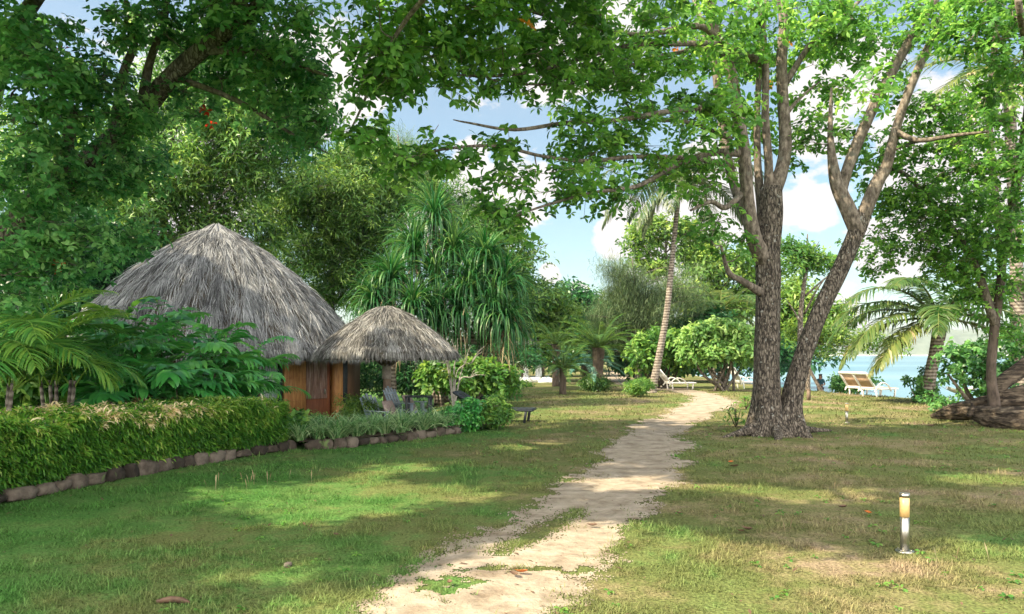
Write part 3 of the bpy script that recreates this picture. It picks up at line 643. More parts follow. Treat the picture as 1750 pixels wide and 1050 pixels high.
mblobs = [(690,35,10.6,80,50,1.2,20),(830,40,11.3,110,50,1.4,30),(980,55,12,110,60,1.6,34),(1110,60,13,100,60,1.6,32),(670,120,10.3,60,60,1,18),
 (790,100,11,90,50,1,24),(910,115,12,90,35,1.2,18),(1040,150,13,110,45,1.5,26),(1170,150,14,90,60,1.5,18),(1120,250,13.5,110,50,1.3,22),(1000,235,12.8,80,35,1,14),
 (960,305,12.2,80,35,1,14),(870,345,11.8,55,45,.8,11),(770,275,11.2,60,25,.6,6),(705,258,10.6,60,25,.6,7),(618,205,10.3,32,45,.5,6),(870,255,11.8,50,18,.5,4),
 (640,150,10.2,35,40,.5,5),(1220,60,14,80,80,1.5,26),(1300,50,14.6,90,60,1.5,30),(1400,50,15.5,60,50,1.5,22),(1375,250,15.8,45,60,1,9),(1225,395,14.2,38,26,.5,6),(1255,425,14.3,25,22,.4,3),
 (1400,120,15.8,50,40,1,7),(1500,150,12.2,55,26,.4,4),(1430,225,15,45,30,.6,5),(1490,35,15,80,45,1.5,24),(1580,50,14.6,60,50,1.5,16),(1510,260,15.8,60,60,1,14),(1440,150,16,50,40,1,5),(1300,180,16,110,100,.8,20),(1260,200,13.6,60,60,.4,7),
 (1200,300,14.4,60,40,.8,9),(1460,330,16,30,30,.5,0),(1050,330,13.4,70,25,.6,7)]
mblobs = [b[:6]+(max(2, int(b[6]*.95)),) for b in mblobs if b[6] > 0]
main = make_tree('almond_tree', 'large grey-barked tree with two leaning stems from one flared base right of the path', limbs, mblobs, 'ros', .68, 9, .50, M_ALM, M_BARKM, None, cc[~left_side], cull=.93, xsize=.95, rfun=buttress, sides=28, rough=.13, mlimb=M_BARKU)  # crown also takes in unseen clusters added to shade the lawn

# big tree on the left ----------------------------------------------
lt = [
 (w([(-110,735,13.5),(-90,600,13.5),(-30,450,13.4),(70,340,13.3),(160,268,13.1),(230,205,12.9),(285,140,12.6),(345,85,12.3),(420,30,12),(500,-50,11.6)]), [.36,.30,.26,.21,.18,.165,.15,.135,.12,.08]),
 (w([(-40,420,13.4),(-20,200,12.6),(20,60,12),(60,0,11.6),(120,-80,11)]), [.18,.14,.12,.10,.07]),
 (w([(95,325,13.2),(108,290,12.6),(118,240,12.2),(130,180,12)]), [.14,.10,.09,.05]),
 (w([(118,235,12.3),(85,195,12),(50,185,11.7),(20,160,11.4)]), [.06,.05,.035,.02]),
 (w([(195,230,13),(210,130,12.6),(230,70,12.3),(215,0,12)]), [.10,.075,.06,.035]),
 (w([(240,200,12.9),(255,110,12.7),(280,40,12.4),(290,-40,12.2)]), [.10,.07,.055,.035]),
 (w([(290,130,12.6),(350,150,12.6),(420,180,12.7),(500,230,12.9),(560,262,13)]), [.06,.05,.04,.028,.012]),
 (w([(345,85,12.3),(430,90,12.2),(500,110,12.2),(560,130,12.2)]), [.09,.06,.04,.02]),
 (w([(-40,400,13.3),(-60,300,12.4),(-90,220,12)]), [.10,.08,.05]),
 (w([(60,0,11.6),(-100,-260,9.5),(-500,-560,7),(-900,-900,5)]), [.14,.12,.09,.05]),
 (w([(420,30,12),(300,-300,9.5),(100,-600,7.5),(-300,-1100,5)]), [.12,.11,.09,.05]),
]
lblobs = [(50,90,11.2,80,60,1.2,26),(150,100,11.5,80,60,1.2,26),(110,160,11.2,90,50,1,22),(40,230,11.4,70,60,1,20),(200,170,11.8,70,50,1,15),(240,40,12.2,80,60,1.2,20),
 (360,40,12.4,80,60,1.4,24),(450,50,12.2,80,60,1.4,28),(515,70,12.2,38,60,1,14),(470,140,12.6,80,50,1.2,26),(540,170,12.8,32,40,.8,8),(390,130,13,70,40,1,16),(470,215,13,60,25,1,9),(535,238,13,38,22,.6,6),
 (60,330,12,80,60,1.2,24),(150,330,12.8,70,50,1,18),(190,290,13,60,40,1,14),(20,420,12,60,60,1,16),(110,420,12.6,70,50,1,16),(230,250,13,60,40,1,10),(300,180,13.2,60,40,1,10),(200,400,13.4,60,40,.8,10),(30,20,11.4,70,50,1.2,12)]
make_tree('broadleaf_tree', 'big spreading tree with thick diagonal trunk filling the upper left corner', lt, [b[:6]+(int(b[6]*.8),) for b in lblobs]+[(60,470,12.5,90,40,1,14),(20,540,12.5,60,40,.8,8)], 'ros', .60, 15, .52, M_ALML, M_BARK, None, cc[left_side], cull=.93, xsize=.95, sides=16, rough=.16, mlimb=M_BARKU)  # left share of the added out-of-view shade clusters hangs on this crown

# right edge trees ---------------------------------------------------
rt = [
 (w([(1700,700,17),(1694,640,17),(1700,560,17),(1712,450,17),(1700,330,16.8),(1690,200,16.6),(1700,60,16.4),(1690,-60,16)]), [.13,.10,.095,.09,.08,.07,.06,.04]),
 (w([(1702,560,17),(1660,440,16.8),(1600,360,16.5),(1550,300,16.2),(1500,285,16)]), [.10,.09,.06,.045,.02]),
 (w([(1700,330,16.8),(1640,260,16),(1580,240,15.5),(1520,260,15.2)]), [.08,.06,.045,.02]),
 (w([(1712,450,17),(1740,300,15),(1760,150,13),(1740,0,11.5)]), [.10,.09,.07,.05]),
]
rb = [(1700,40,12.5,60,60,1,22),(1640,30,13,50,50,1,12),(1720,130,13,50,50,1,14),(1700,260,14,60,60,1,22),(1620,240,14.8,80,60,1,26),(1590,170,14.6,40,40,.8,8),(1560,400,16.6,70,50,1,26),(1640,370,16.4,80,60,1.2,34),
 (1700,420,16.2,60,60,1.2,26),(1600,450,17,70,35,1,22),(1510,430,17,40,40,.8,9),(1680,500,17,70,40,1,22),(1540,330,16.4,60,50,.8,18),(1730,340,15,40,60,1,14),(1660,180,14.4,50,40,.8,8),(1600,330,16.4,60,30,.8,9),(1740,560,17,30,40,.8,8)]
make_tree('broadleaf_tree', 'leafy tree with slim trunk at the right edge in front of the sea', rt, rb, 'ros', .55, 12, .52, M_ALM, M_BARKD, None, sides=12, mlimb=M_BARKU)

# background trees ---------------------------------------------------
def simple(px, pyb, Y, top, lean=0, r=.16, nb=5, sp=1.0):
    b = W(px, pyb, Y); b[2] = float(gz(b[0], b[1]))-.05; t = W(px+lean, top, Y)
    l = [([b, b*.55+t*.45+rng.normal(size=3)*[.2,.1,0], b*.2+t*.8, t], [r, r*.75, r*.45, r*.15])]
    for k in range(nb):
        f = .35+.5*rng.random(); a = b*(1-f)+t*f; H = t[2]-b[2]; az = rng.random()*6.28
        e = a+np.array([math.cos(az)*H*.3*sp, math.sin(az)*H*.2*sp, H*.22]); l.append(([a, (a+e)/2+[0,0,.1*H*.2], e], [r*.35, r*.25, r*.08]))
    return l
BT = [
 ('understorey_tree','tall drooping olive-green tree behind the diagonal trunk, left of the sky gap',(250,700,27,60,60),
  [(300,200,27,110,70,2,34),(420,190,27,90,60,2,30),(200,260,27,90,60,2,26),(380,280,27,110,50,2,26),(490,240,27,60,45,1.2,14),(250,330,27,90,50,2,22),(520,180,27,45,45,1,10),(120,330,27,90,70,2,26),(60,260,27,80,70,2,20),(330,110,27,90,50,2,18)],'nar',.42,10,1.0,M_MID),
 # name, label, trunk(px, base row, Y, top row, lean), blobs, leaf, size, rpc, crad, mat
 ('understorey_tree','loose bright green tree with sky showing through behind the hut peak',(300,700,27,240,20),
  [(280,330,26,110,90,1.5,34),(390,370,27,110,90,1.5,34),(430,300,27,80,50,1.5,16),(330,430,27,120,60,1.5,22),(210,400,26,60,70,1.2,16)],'nar',.42,9,.8,M_BG),
 ('understorey_tree','tall fine-leaved green tree between the hut peak and the screwpines',(560,700,33,230,20),
  [(590,340,32,90,80,2,60),(530,400,32,90,80,2,50),(630,430,33,90,90,2,50),(580,500,33,90,70,2,34),(660,320,33,60,60,2,26),(500,330,31,60,50,1.5,20),(620,270,33,60,35,1.5,18)],'nar',.40,14,.95,M_BG),
 ('understorey_tree','pale yellow-green feathery tree rising behind the tallest screwpine',(700,690,38,230,-20),
  [(690,300,38,50,60,1.5,26),(740,340,38,60,45,1.5,22),(660,250,38,36,30,1.2,9),(790,390,38,60,45,1.5,22)],'nar',.42,9,1.0,M_BG),
 ('background_tree','dark green tree sloping down to the right behind the screwpines',(850,665,44,350,10),
  [(860,470,44,60,80,2,40),(900,520,45,60,60,2,36),(830,400,43,60,40,2,24),(880,580,45,70,40,2,26),(930,560,46,50,50,2,24)],'spr',.55,16,1.15,M_BG),
 ('background_tree','low dense dark tree beyond the cycads at the end of the lawn',(960,650,56,480,10),
  [(950,530,56,60,45,2,34),(1000,550,56,55,40,2,34),(960,590,55,80,30,2,24),(1030,580,57,50,40,2,22)],'spr',.72,12,1.3,M_DARK),
 ('background_tree','bright green tree in the gap left of the wispy needle tree',(1010,640,70,500,0),
  [(1010,560,70,60,36,2,34),(1060,540,70,50,40,2,26),(960,570,72,60,30,2,20),(1100,590,70,80,30,2,24)],'spr',.9,10,1.6,M_BG),
 ('background_tree','tall sparse tree with brownish leaves behind the coconut palm',(1130,650,50,370,10),
  [(1100,400,50,50,26,1.5,14),(1150,390,50,50,26,1.5,12),(1180,430,50,60,40,1.5,16),(1110,450,50,50,30,1.5,12)],'spr',.6,8,.9,M_YEL),
 ('background_tree','dense dark green tree behind the coconut palm trunk',(1120,655,44,530,10),
  [(1120,580,44,60,40,1.5,44),(1160,600,44,60,36,1.5,40),(1090,610,44,40,28,1.2,18),(1200,570,44,60,40,1.5,34),(1230,590,43,50,40,1.5,20)],'brd',.42,12,.85,M_DARK),
 ('background_tree','yellow-green tree behind the fork of the two grey stems',(1380,655,42,470,-10),
  [(1380,540,42,60,40,1.5,36),(1390,560,42,46,24,1.5,16),(1350,500,42,40,24,1.2,12)],'spr',.5,11,.85,M_YEL),
 ('background_tree','sparse tree seen between the trunks above the bay',(1370,655,34,400,10),
  [(1365,430,34,32,20,1,8),(1400,450,34,36,16,1,8),(1350,460,34,24,20,1,4)],'spr',.42,9,.5,M_MID),
 ('background_tree','olive tree behind the main trunk left of the bay',(1220,655,60,400,10),
  [(1220,460,60,50,50,2,30),(1250,520,60,60,40,2,30),(1190,520,60,40,40,2,20),(1270,460,60,30,40,1.5,12)],'spr',.8,9,1.3,M_YEL),
 ('background_tree','dark tangled tree behind the thatched parasol',(760,690,27,520,0),
  [(720,620,27,80,50,1.2,30),(800,610,27,70,50,1.2,30),(850,620,28,60,50,1.2,26),(640,630,26,70,40,1.2,22)],'nar',.34,10,.6,M_DARK),
 ('background_tree','deep green tree standing behind the left side of the hut',(120,700,24,330,0),
  [(80,430,23,90,70,1.5,40),(160,450,24,70,60,1.5,34),(30,520,22,80,60,1.2,26),(240,470,25,60,50,1.2,18),(100,530,22,90,40,1.2,24)],'nar',.5,11,.8,M_DARK),
 ('background_tree','far tree closing the view under the pale shrub',(1230,640,80,560,0),
  [(1180,610,80,80,26,3,24),(1290,600,80,60,30,3,24),(1350,600,70,60,30,3,20)],'spr',1.1,9,2.0,M_DARK),
]
for nm, lb_, tr, bl, lf, ls, rpc, cr, mt in BT:
    L_ = simple(*tr); make_tree(nm, lb_, L_, bl, lf, ls, rpc, cr, mt, M_BARK, 'trees standing behind the lawn', tw=.03, sides=8)
def local(M, ang):   # rotate arrays about z
    c, s = math.cos(ang), math.sin(ang); return M @ np.array([[c,-s,0],[s,c,0],[0,0,1]]).T
def gp(x, y, dz=0): return np.array([x, y, float(gz(x, y))+dz])
def wx(px, Y): return (px-CX)/F*Y

# ------------------------------------------------------------------ thatch
def thatch(mb, c, rx0, rx1, ry, prof, n, Ls, ws, expo=2.0, seed=0, lift=.05, top=0.0):
    """ribbons laid down a convex roof. prof(t): (radius fraction, z) for t in 0..1; rx0/rx1 left and right radius"""
    r = np.random.default_rng(seed)
    tt = np.concatenate([r.random(n)**.6, .955+.045*r.random(n//5), .99+.01*r.random(n//7)]); tt = np.clip(tt, top, 1); m = len(tt)
    az = r.random(m)*2*math.pi
    az += .10*np.sin(az*23+tt*9)                       # strands gather into fronds
    f, z = prof(tt); f2, z2 = prof(np.clip(tt+.02, 0, 1.02))
    se = (np.abs(np.cos(az))**expo+np.abs(np.sin(az))**expo)**(-1/expo)
    X = np.cos(az)*se*np.where(np.cos(az) > 0, rx1, rx0); Yy = np.sin(az)*se*ry
    p = np.stack([c[0]+X*f, c[1]+Yy*f, z+.02+r.random(m)*lift+.09*fbm(np.cos(az)*3+tt*2+9, np.sin(az)*3+tt*3, 2)*f+.05*((tt*6) % 1-.5)*lift/.05], -1)
    out = np.arctan2(Yy, X); rad = np.hypot(X, Yy)
    slope = np.arctan2(-(z2-z), rad*(f2-f)+1e-6)
    n_az = out+r.normal(size=m)*.30+.35*np.sin(az*31+tt*17)
    el = -slope+r.normal(size=m)*.10+.10
    L = Ls*(.5+.9*r.random(m)); edge = tt > .94; L[edge] *= .55
    tuft = .5+.5*np.sin(az*31+tt*17+1.3)
    ribbons(mb, p, n_az, el, L, ws*(.6+.8*r.random(m)), droop=.35+.5*r.random(m)+edge*.6, seg=3, prof=np.array([.6,1,.8,.1]),
            var=np.clip(.5+.22*r.normal(size=m)+.16*(tuft-.5)+.55*fbm(np.cos(az)*4+5, np.sin(az)*4+tt*4, 3), 0, 1), roll=r.normal(size=m)*.5)
def roof_shell(mb, c, rx0, rx1, ry, prof, expo, inset=.04, thick=.16, n=72, k=22):
    t = np.linspace(0, 1, k); f, z = prof(t); az = np.arange(n)*2*math.pi/n
    se = (np.abs(np.cos(az))**expo+np.abs(np.sin(az))**expo)**(-1/expo)
    X = np.cos(az)*se*np.where(np.cos(az) > 0, rx1, rx0); Yy = np.sin(az)*se*ry
    top = np.stack([c[0]+X[None]*f[:,None], c[1]+Yy[None]*f[:,None], np.repeat((z-inset)[:,None], n, 1)], -1)
    bot = top.copy(); bot[..., 2] -= thick; bot[..., :2] = (bot[..., :2]-np.array(c[:2]))*.97+np.array(c[:2])
    v = np.concatenate([top, bot[::-1]], 0); K = 2*k; j = np.arange(n); j2 = (j+1) % n
    q = np.concatenate([np.stack([i*n+j, i*n+j2, (i+1)*n+j2, (i+1)*n+j], -1) for i in range(K-1)]); mb.add(v.reshape(-1,3), q, None, .2)

# ------------------------------------------------------------------ hut
HC = (wx(370, 22.5), 22.5); APEX = 5.37; EAVE = 1.62
def hprof(t):
    r = t*251.; d = .426*r+.00171*r*r; return t, APEX-d/215.*(APEX-EAVE)
hut = thing('thatched_hut', 'round bungalow with tall grey thatched roof and orange wooden wall panels', 'hut', gp(*HC))
m = MB(); roof_shell(m, HC, 4.35, 4.35, 4.0, hprof, 2.15, .03, .16); rf = m.build('roof', M_THUNDER, hut, smooth=True)
m = MB(); thatch(m, HC, 4.35, 4.35, 4.0, hprof, 80000, .55, .014, 2.15, 5)
a = rng.random(260)*6.28; ribbons(m, np.stack([HC[0]+.08*np.cos(a), HC[1]+.08*np.sin(a), APEX+.02+.08*rng.random(260)], -1), a, .1+.7*rng.random(260)*0-.5, .5+.3*rng.random(260), .03, droop=.5, seg=3)
o = m.build('thatch', M_THATCH); o.parent = rf
pts = [(-13.3,24.5),(-13.0,20.9),(-11.6,19.7),(wx(435,19.9),19.9),(wx(592,22.4),22.4),(-5.0,24.8),(-7,25.9),(-11.5,25.9)]
zb = -.37; zt = 2.0
def wallseg(mb, A, B, z0, z1, th=.08, off=0.0, f0=0, f1=1, var=.5):
    A = np.array(A); B = np.array(B); P = A+(B-A)*f0; Q = A+(B-A)*f1; d = Q-P; L = np.linalg.norm(d); ang = math.atan2(d[1], d[0]); nn = np.array([math.sin(ang), -math.cos(ang)])
    c = (P+Q)/2+nn*off; box(mb, (c[0], c[1], (z0+z1)/2), (L, th, z1-z0), ang, var=var, bev=.006)
m = MB()
for i in range(len(pts)):
    if i == 3: continue
    wallseg(m, pts[i], pts[(i+1) % len(pts)], zb, zt, .1)
m.build('wall', M_WALLW, hut)
A, B = pts[3], pts[4]
m = MB(); wallseg(m, A, B, zb, zt, .06, -.06); m.build('wall', M_WALLW, hut, label='dark recessed wall behind the panels')
fx = lambda px: ((px-CX)/F*A[1]-A[0])/((B[0]-A[0])-(px-CX)/F*(B[1]-A[1]))     # where a sight column meets the facet
m = MB(); wallseg(m, A, B, -.1, 1.45, .04, .0, fx(441), fx(474)); pane = None
wfr = MB()
for a_, b_ in ((435,441),(474,481)): wallseg(wfr, A, B, -.18, 1.55, .08, .01, fx(a_), fx(b_))
wallseg(wfr, A, B, 1.45, 1.55, .08, .01, fx(441), fx(474)); wallseg(wfr, A, B, -.18, -.1, .08, .01, fx(441), fx(474))
wo = wfr.build('window', M_FRAME, hut); o = m.build('pane', M_CURT); o.parent = wo; o.location = (0,0,0)
m = MB(); wallseg(m, A, B, zb, 1.62, .10, .03, fx(483), fx(520)); 
for z in (.3, .95): wallseg(m, A, B, z, z+.02, .115, .035, fx(483), fx(520))
m.build('bamboo_panel', M_ORANGE, hut)
d = MB()
for k in range(3): wallseg(d, A, B, .35, 1.55, .05, .02, fx(522+k*12), fx(533.4+k*12))
do = d.build('door', M_DOORW, hut)
d = MB(); wallseg(d, A, B, zb+.02, .345, .055, .02, fx(522), fx(557.4)); o = d.build('lower_panel', M_DOORR); o.parent = do
d = MB(); box(d, (*(np.array(A)+(np.array(B)-np.array(A))*fx(553))+np.array([.05,-.06]), .55), (.03,.05,.14), .8, bev=.006); o = d.build('handle', M_STEEL); o.parent = do
m = MB(); wallseg(m, A, B, zb, 1.6, .06, .0, fx(557.6), fx(563)); m.build('door_frame', M_DOORR, hut)
m = MB(); wallseg(m, A, B, zb, 1.62, .2, .06, fx(565), fx(580)); wallseg(m, A, B, zb, .18, .26, .08, fx(566), fx(590)); m.build('bamboo_pillar', M_ORANGE, hut)
m = MB(); wallseg(m, A, B, .15, 1.5, .09, .06, fx(582), fx(590)); m.build('shutter', M_FRAME, hut)
# veranda railing on the left
m = MB()
for k in range(16): box(m, (-12.6+k*.13, 18.9, .45), (.03,.03,.95), bev=.004)
box(m, (-11.6, 18.9, .96), (2.2,.07,.05), bev=.01); box(m, (-11.6, 18.9, .02), (2.2,.05,.04), bev=.01)
m.build('railing', M_DKW, hut)
m = MB(); box(m, (-11.6, 19.3, -.18), (3.2, .9, .3), bev=.01); m.build('veranda_floor', M_DKW, hut)
for x in (-12.7, -10.5): m = MB(); tube(m, [(x,18.95,-.3),(x,18.95,1.9)], [.06,.06], 10, 2); m.build('veranda_post', M_POLE, hut)

# ------------------------------------------------------------------ thatched parasol
UC = (wx(661, 19.2), 19.2); UR = 1.78; UZ = 2.80; UE = 1.66
par = thing('thatched_parasol', 'round thatched parasol on a single bound wooden post beside the hut', 'parasol', gp(*UC))
def uprof(t):
    s = t**1.5*.72+t*.28; return t, UZ-(UZ-UE)*s
m = MB(); roof_shell(m, UC, UR, UR, UR, uprof, 2.0, .03, .16, 60, 18); cp = m.build('canopy', M_THUNDER, par, smooth=True)
m = MB(); thatch(m, UC, UR-.08, UR-.08, UR-.08, uprof, 30000, .40, .011, 2.0, 9, .04)
n = 900; a = rng.random(n)*6.28; rr_ = UR*(.93+.08*rng.random(n))
ribbons(m, np.stack([UC[0]+rr_*np.cos(a), UC[1]+rr_*np.sin(a), UE+.02-.05*rng.random(n)], -1), a, -.7-.6*rng.random(n), .16+.12*rng.random(n), .022, droop=.6, seg=3, var=.25+.3*rng.random(n))
o = m.build('thatch', M_THATCHB); o.parent = cp
m = MB(); tube(m, [gp(*UC, -.05), (UC[0]+.01, UC[1], 1.0), (UC[0], UC[1], 2.45)], [.105,.1,.085], 14, 5, .05); m.build('post', M_POLE, par, smooth=True)
m = MB(); tube(m, [(UC[0], UC[1], .98), (UC[0], UC[1], 1.36)], [.117,.113], 16, 6); m.build('rope_binding', M_ROPE, par, smooth=True)
for k in range(6):
    a = k*math.pi/3+.3; m = MB(); tube(m, [(UC[0]+.08*math.cos(a), UC[1]+.08*math.sin(a), 1.32), (UC[0]+1.0*math.cos(a), UC[1]+1.0*math.sin(a), 2.0)], [.035,.03], 8, 2); m.build('brace', M_POLE, par)

# ------------------------------------------------------------------ chairs under the parasol
def adirondack(label, loc, rz, cushion=True):
    t = thing('garden_chair', label, 'chair', loc, 'slatted chairs under the parasol', True, rz)
    bk = MB(); lean = R(24)
    for k in range(5):
        x = (k-2)*.105; ln = .74-.05*abs(k-2); f = (k-2)*.035
        c = np.array([x*1.08+f*.5, .22+math.sin(lean)*ln/2, .30+math.cos(lean)*ln/2])
        box(bk, c, (.085, .022, ln), 0, -lean, var=.5, bev=.008)
    box(bk, (0, .31, .5), (.52,.02,.05), 0, -lean, bev=.005); box(bk, (0, .44, .80), (.50,.02,.05), 0, -lean, bev=.005)
    bk.build('backrest', M_CHAIR, t)
    s = MB()
    for k in range(5): box(s, (0, -.27+k*.105, .37-.018*k), (.54,.09,.022), 0, -.17, bev=.006)
    s.build('seat', M_CHAIR, t)
    for sx in (-1, 1):
        m = MB(); box(m, (sx*.33, -.05, .575), (.12,.68,.024), bev=.01); m.build('armrest', M_CHAIR, t)
        m = MB(); box(m, (sx*.295, -.30, .28), (.03,.10,.56), bev=.006); m.build('leg', M_CHAIR, t)
        m = MB(); box(m, (sx*.265, .02, .22), (.028,.95,.10), 0, -.30, bev=.006); m.build('leg', M_CHAIR, t)
    return t
ch1 = adirondack('slatted grey garden chair with a taupe cushion, left of the parasol post', gp(wx(655, 18.4), 18.4, .02), R(62))
ch2 = adirondack('slatted grey garden chair right of the parasol post', gp(wx(694, 18.9), 18.9, .02), R(70))
def cushion(label, loc, rz, tilt):
    mb = MB(); n = 14; u = np.linspace(-1, 1, n); U, V = np.meshgrid(u, u); h = .055*np.sqrt(np.clip((1-U**4)*(1-V**4), 0, 1))
    for s_ in (1, -1):
        v = np.stack([U*.21*(1-.04*V*V), V*.24*(1-.04*U*U), s_*h], -1).reshape(-1, 3)
        c_, q_ = math.cos(tilt), math.sin(tilt); v = v @ np.array([[1,0,0],[0,c_,-q_],[0,q_,c_]]).T; v = local(v, rz)
        i = (np.arange(n-1)[:, None]*n+np.arange(n-1)[None]).ravel(); q = np.stack([i, i+1, i+1+n, i+n], -1)
        mb.add(v+np.asarray(loc), q if s_ == 1 else q[:, ::-1])
    o = mb.build('cushion', M_CUSH, smooth=True); tag(o, label, 'cushion', 'cushions on the garden chairs'); return o
c1 = np.array(ch1.location); c2 = np.array(ch2.location)
cushion('taupe cushion leaning on the left slatted chair', c1+local(np.array([[.0,-.05,.62]]), R(62))[0]+[.14,-.1,-.02], R(62), R(66))
cushion('taupe cushion leaning on the right slatted chair', c2+local(np.array([[.0,-.02,.58]]), R(70))[0]+[.08,-.05,-.03], R(70), R(60))
tb_ = thing('garden_table', 'small dark low table beside the slatted chairs', 'table', gp(wx(716, 18.3), 18.3))
L0 = gp(wx(716, 18.3), 18.3); m = MB()
for k in range(5): box(m, L0+[(k-2)*.125, 0, .62], (.115,.55,.025), bev=.005)
m.build('tabletop', M_FRAME, tb_)
for sx in (-1,1):
    for sy in (-1,1): m = MB(); box(m, L0+[sx*.27, sy*.23, .305], (.05,.05,.6), bev=.006); m.build('leg', M_FRAME, tb_)
m = MB(); box(m, L0+[0,0,.25], (.5,.42,.025), bev=.005); m.build('shelf', M_CHAIR, tb_)

# dark sun loungers on the lawn by the bush
def lounger(label, loc, rz, mf, ms, group, back=1.0, arms=False, backang=38):
    t = thing('sun_lounger', label, 'sun lounger', loc, group, True, rz)
    m = MB()
    for sx in (-1,1): box(m, (sx*.31, -.1, .30), (.045,1.25,.05), bev=.012)
    for y in (-.71,.5): box(m, (0, y, .30), (.6,.045,.045), bev=.01)
    m.build('frame', mf, t)
    m = MB()
    for k in range(9): box(m, (0, -.66+k*.135, .332), (.57,.115,.014), bev=.004)
    m.build('seat', ms, t)
    la = R(backang); L_ = .78
    m = MB()
    for sx in (-1,1): box(m, (sx*.31, .5+math.cos(la)*L_/2, .32+math.sin(la)*L_/2), (.07,L_,.06), 0, la, bev=.018)
    box(m, (0, .5+math.cos(la)*(L_-.04), .32+math.sin(la)*(L_-.04)), (.66,.13,.06), 0, la, bev=.02); box(m, (0,.53,.345), (.6,.05,.04), 0, la)
    bo = m.build('backrest', mf, t)
    m = MB(); box(m, (0, .5+math.cos(la)*L_/2, .325+math.sin(la)*L_/2), (.5,L_*.8,.02), 0, la); o = m.build('sling', ms); o.parent = bo
    for sx in (-1,1):
        for y in (-.55,.42): m = MB(); box(m, (sx*.30, y, .15), (.05,.06,.3), 0, .15 if y < 0 else -.15, bev=.01); m.build('leg', mf, t)
        if arms: m = MB(); tube(m, [(sx*.36,-.28,.22),(sx*.37,-.1,.44),(sx*.37,.18,.54),(sx*.37,.42,.44),(sx*.36,.6,.2)], [.028]*5, 8, 4); m.build('armrest', mf, t, smooth=True)
    return t
lounger('dark sun lounger whose foot end sticks out right of the clipped green shrub', gp(wx(862,18.2),18.2), R(-100)+math.pi, M_FRAME, M_FRAME, 'dark sun loungers on the lawn', backang=30)
lounger('dark sun lounger with raised back behind the shrub, under the frangipani', gp(wx(808,23),23), R(80), M_FRAME, M_FRAME, 'dark sun loungers on the lawn', backang=42)

# ------------------------------------------------------------------ beds: soil, border stones, hedge, plants
def strip(name, line, back, h, kind='structure'):
    mb = MB(); n = 40; t = np.linspace(0, len(line)-1, n); i = np.clip(t.astype(int), 0, len(line)-2); f = (t-i)[:, None]
    P = line[i]*(1-f)+line[i+1]*f; T = np.gradient(P, axis=0); T /= np.linalg.norm(T, axis=1)[:, None]; Nn = np.stack([-T[:,1], T[:,0]], -1)
    w_ = np.linspace(.04, back, 8); V = []
    for k in w_:
        Q = P+Nn*k; V.append(np.stack([Q[:,0], Q[:,1], gz(Q[:,0], Q[:,1])+h*(1 if k < back-.01 else 0)+.03*fbm(Q[:,0]*3, Q[:,1]*3)], -1))
    v = np.stack(V, 1).reshape(-1, 3); i = (np.arange(n-1)[:, None]*8+np.arange(7)[None]).ravel(); mb.add(v, np.stack([i, i+1, i+9, i+8], -1))
    return tag(mb.build(name, M_SOIL), kind=kind), P, Nn
strip('bed_soil', BEDA, 2.2, .13); strip('bed_soil', BEDB, 1.6, .14)
def stone(p, s, rz, label, group, flat=.8):
    mb = MB(); n, k = 12, 8; th = np.arange(n)*2*math.pi/n; o = rng.random()*90
    ph = np.linspace(-math.pi/2, math.pi/2, k); P = np.array([[math.cos(b)*math.cos(a), math.cos(b)*math.sin(a), math.sin(b)] for b in ph for a in th])
    P = np.sign(P)*np.abs(P)**.62; r_ = 1+.8*fbm(P[:,0]*1.3+o, P[:,1]*1.3+P[:,2]*1.7+o, 3); P = P*r_[:, None]*np.array(s)/2
    j = np.arange(n); j2 = (j+1) % n
    q = np.concatenate([np.stack([i*n+j, i*n+j2, (i+1)*n+j2, (i+1)*n+j], -1) for i in range(k-1)])
    mb.add(local(P, rz)+np.asarray(p), q, None, rng.random()); o = mb.build('border_stone', M_STONE, smooth=True); return tag(o, label, 'stone', group)
def stones(line, step, label, group, szs=(.3,.2,.2)):
    seg = np.linalg.norm(np.diff(line, axis=0), axis=1); cum = np.concatenate([[0], np.cumsum(seg)]); s = .1
    while s < cum[-1]:
        ln = step*(.65+.6*rng.random()); u = s+ln/2; i = min(np.searchsorted(cum, u)-1, len(line)-2); i = max(i, 0); f = (u-cum[i])/seg[i]
        p_ = line[i]*(1-f)+line[i+1]*f; d = line[i+1]-line[i]
        stone(gp(p_[0]-.02, p_[1], szs[2]*.34), (ln*1.06, szs[1]*(.8+.4*rng.random()), szs[2]*(.6+.65*rng.random())), math.atan2(d[1], d[0])+rng.normal()*.08, label, group); s += ln
stones(BEDA, .28, 'brown border stone at the foot of the long clipped hedge', 'stones edging the hedge', (.3,.2,.19))
stones(BEDB[:4], .25, 'rounded grey border stone in front of the striped grass plants', 'stones edging the planted bed', (.3,.2,.18))

# hedge
hedge = thing('hedge', 'long yellow-green clipped hedge on the left above a stone edge', 'hedge', gp(*ground(245,812)[:2]))
def hedge_pts(n):
    u = rng.random(n); seg = np.linalg.norm(np.diff(BEDA, axis=0), axis=1); cum = np.concatenate([[0], np.cumsum(seg)]); s = u*cum[-1]
    i = np.clip(np.searchsorted(cum, s)-1, 0, len(seg)-1); f = ((s-cum[i])/seg[i])[:, None]; P = BEDA[i]*(1-f)+BEDA[i+1]*f
    d = (BEDA[i+1]-BEDA[i])/seg[i][:, None]; Nn = np.stack([-d[:,1], d[:,0]], -1); return P, Nn, s/cum[-1]
n = 60000; P, Nn, s = hedge_pts(n)
face = rng.random(n); H = .86+.26*fbm(s*16, s*0, 4)-.08*s; D = 1.35
vv = rng.random(n)
front = face < .6; top = ~front
dep = np.where(front, .02+.22*rng.random(n)**2+.20*fbm(s*30, vv*5, 4)+.07*(1-vv), rng.random(n)*D)
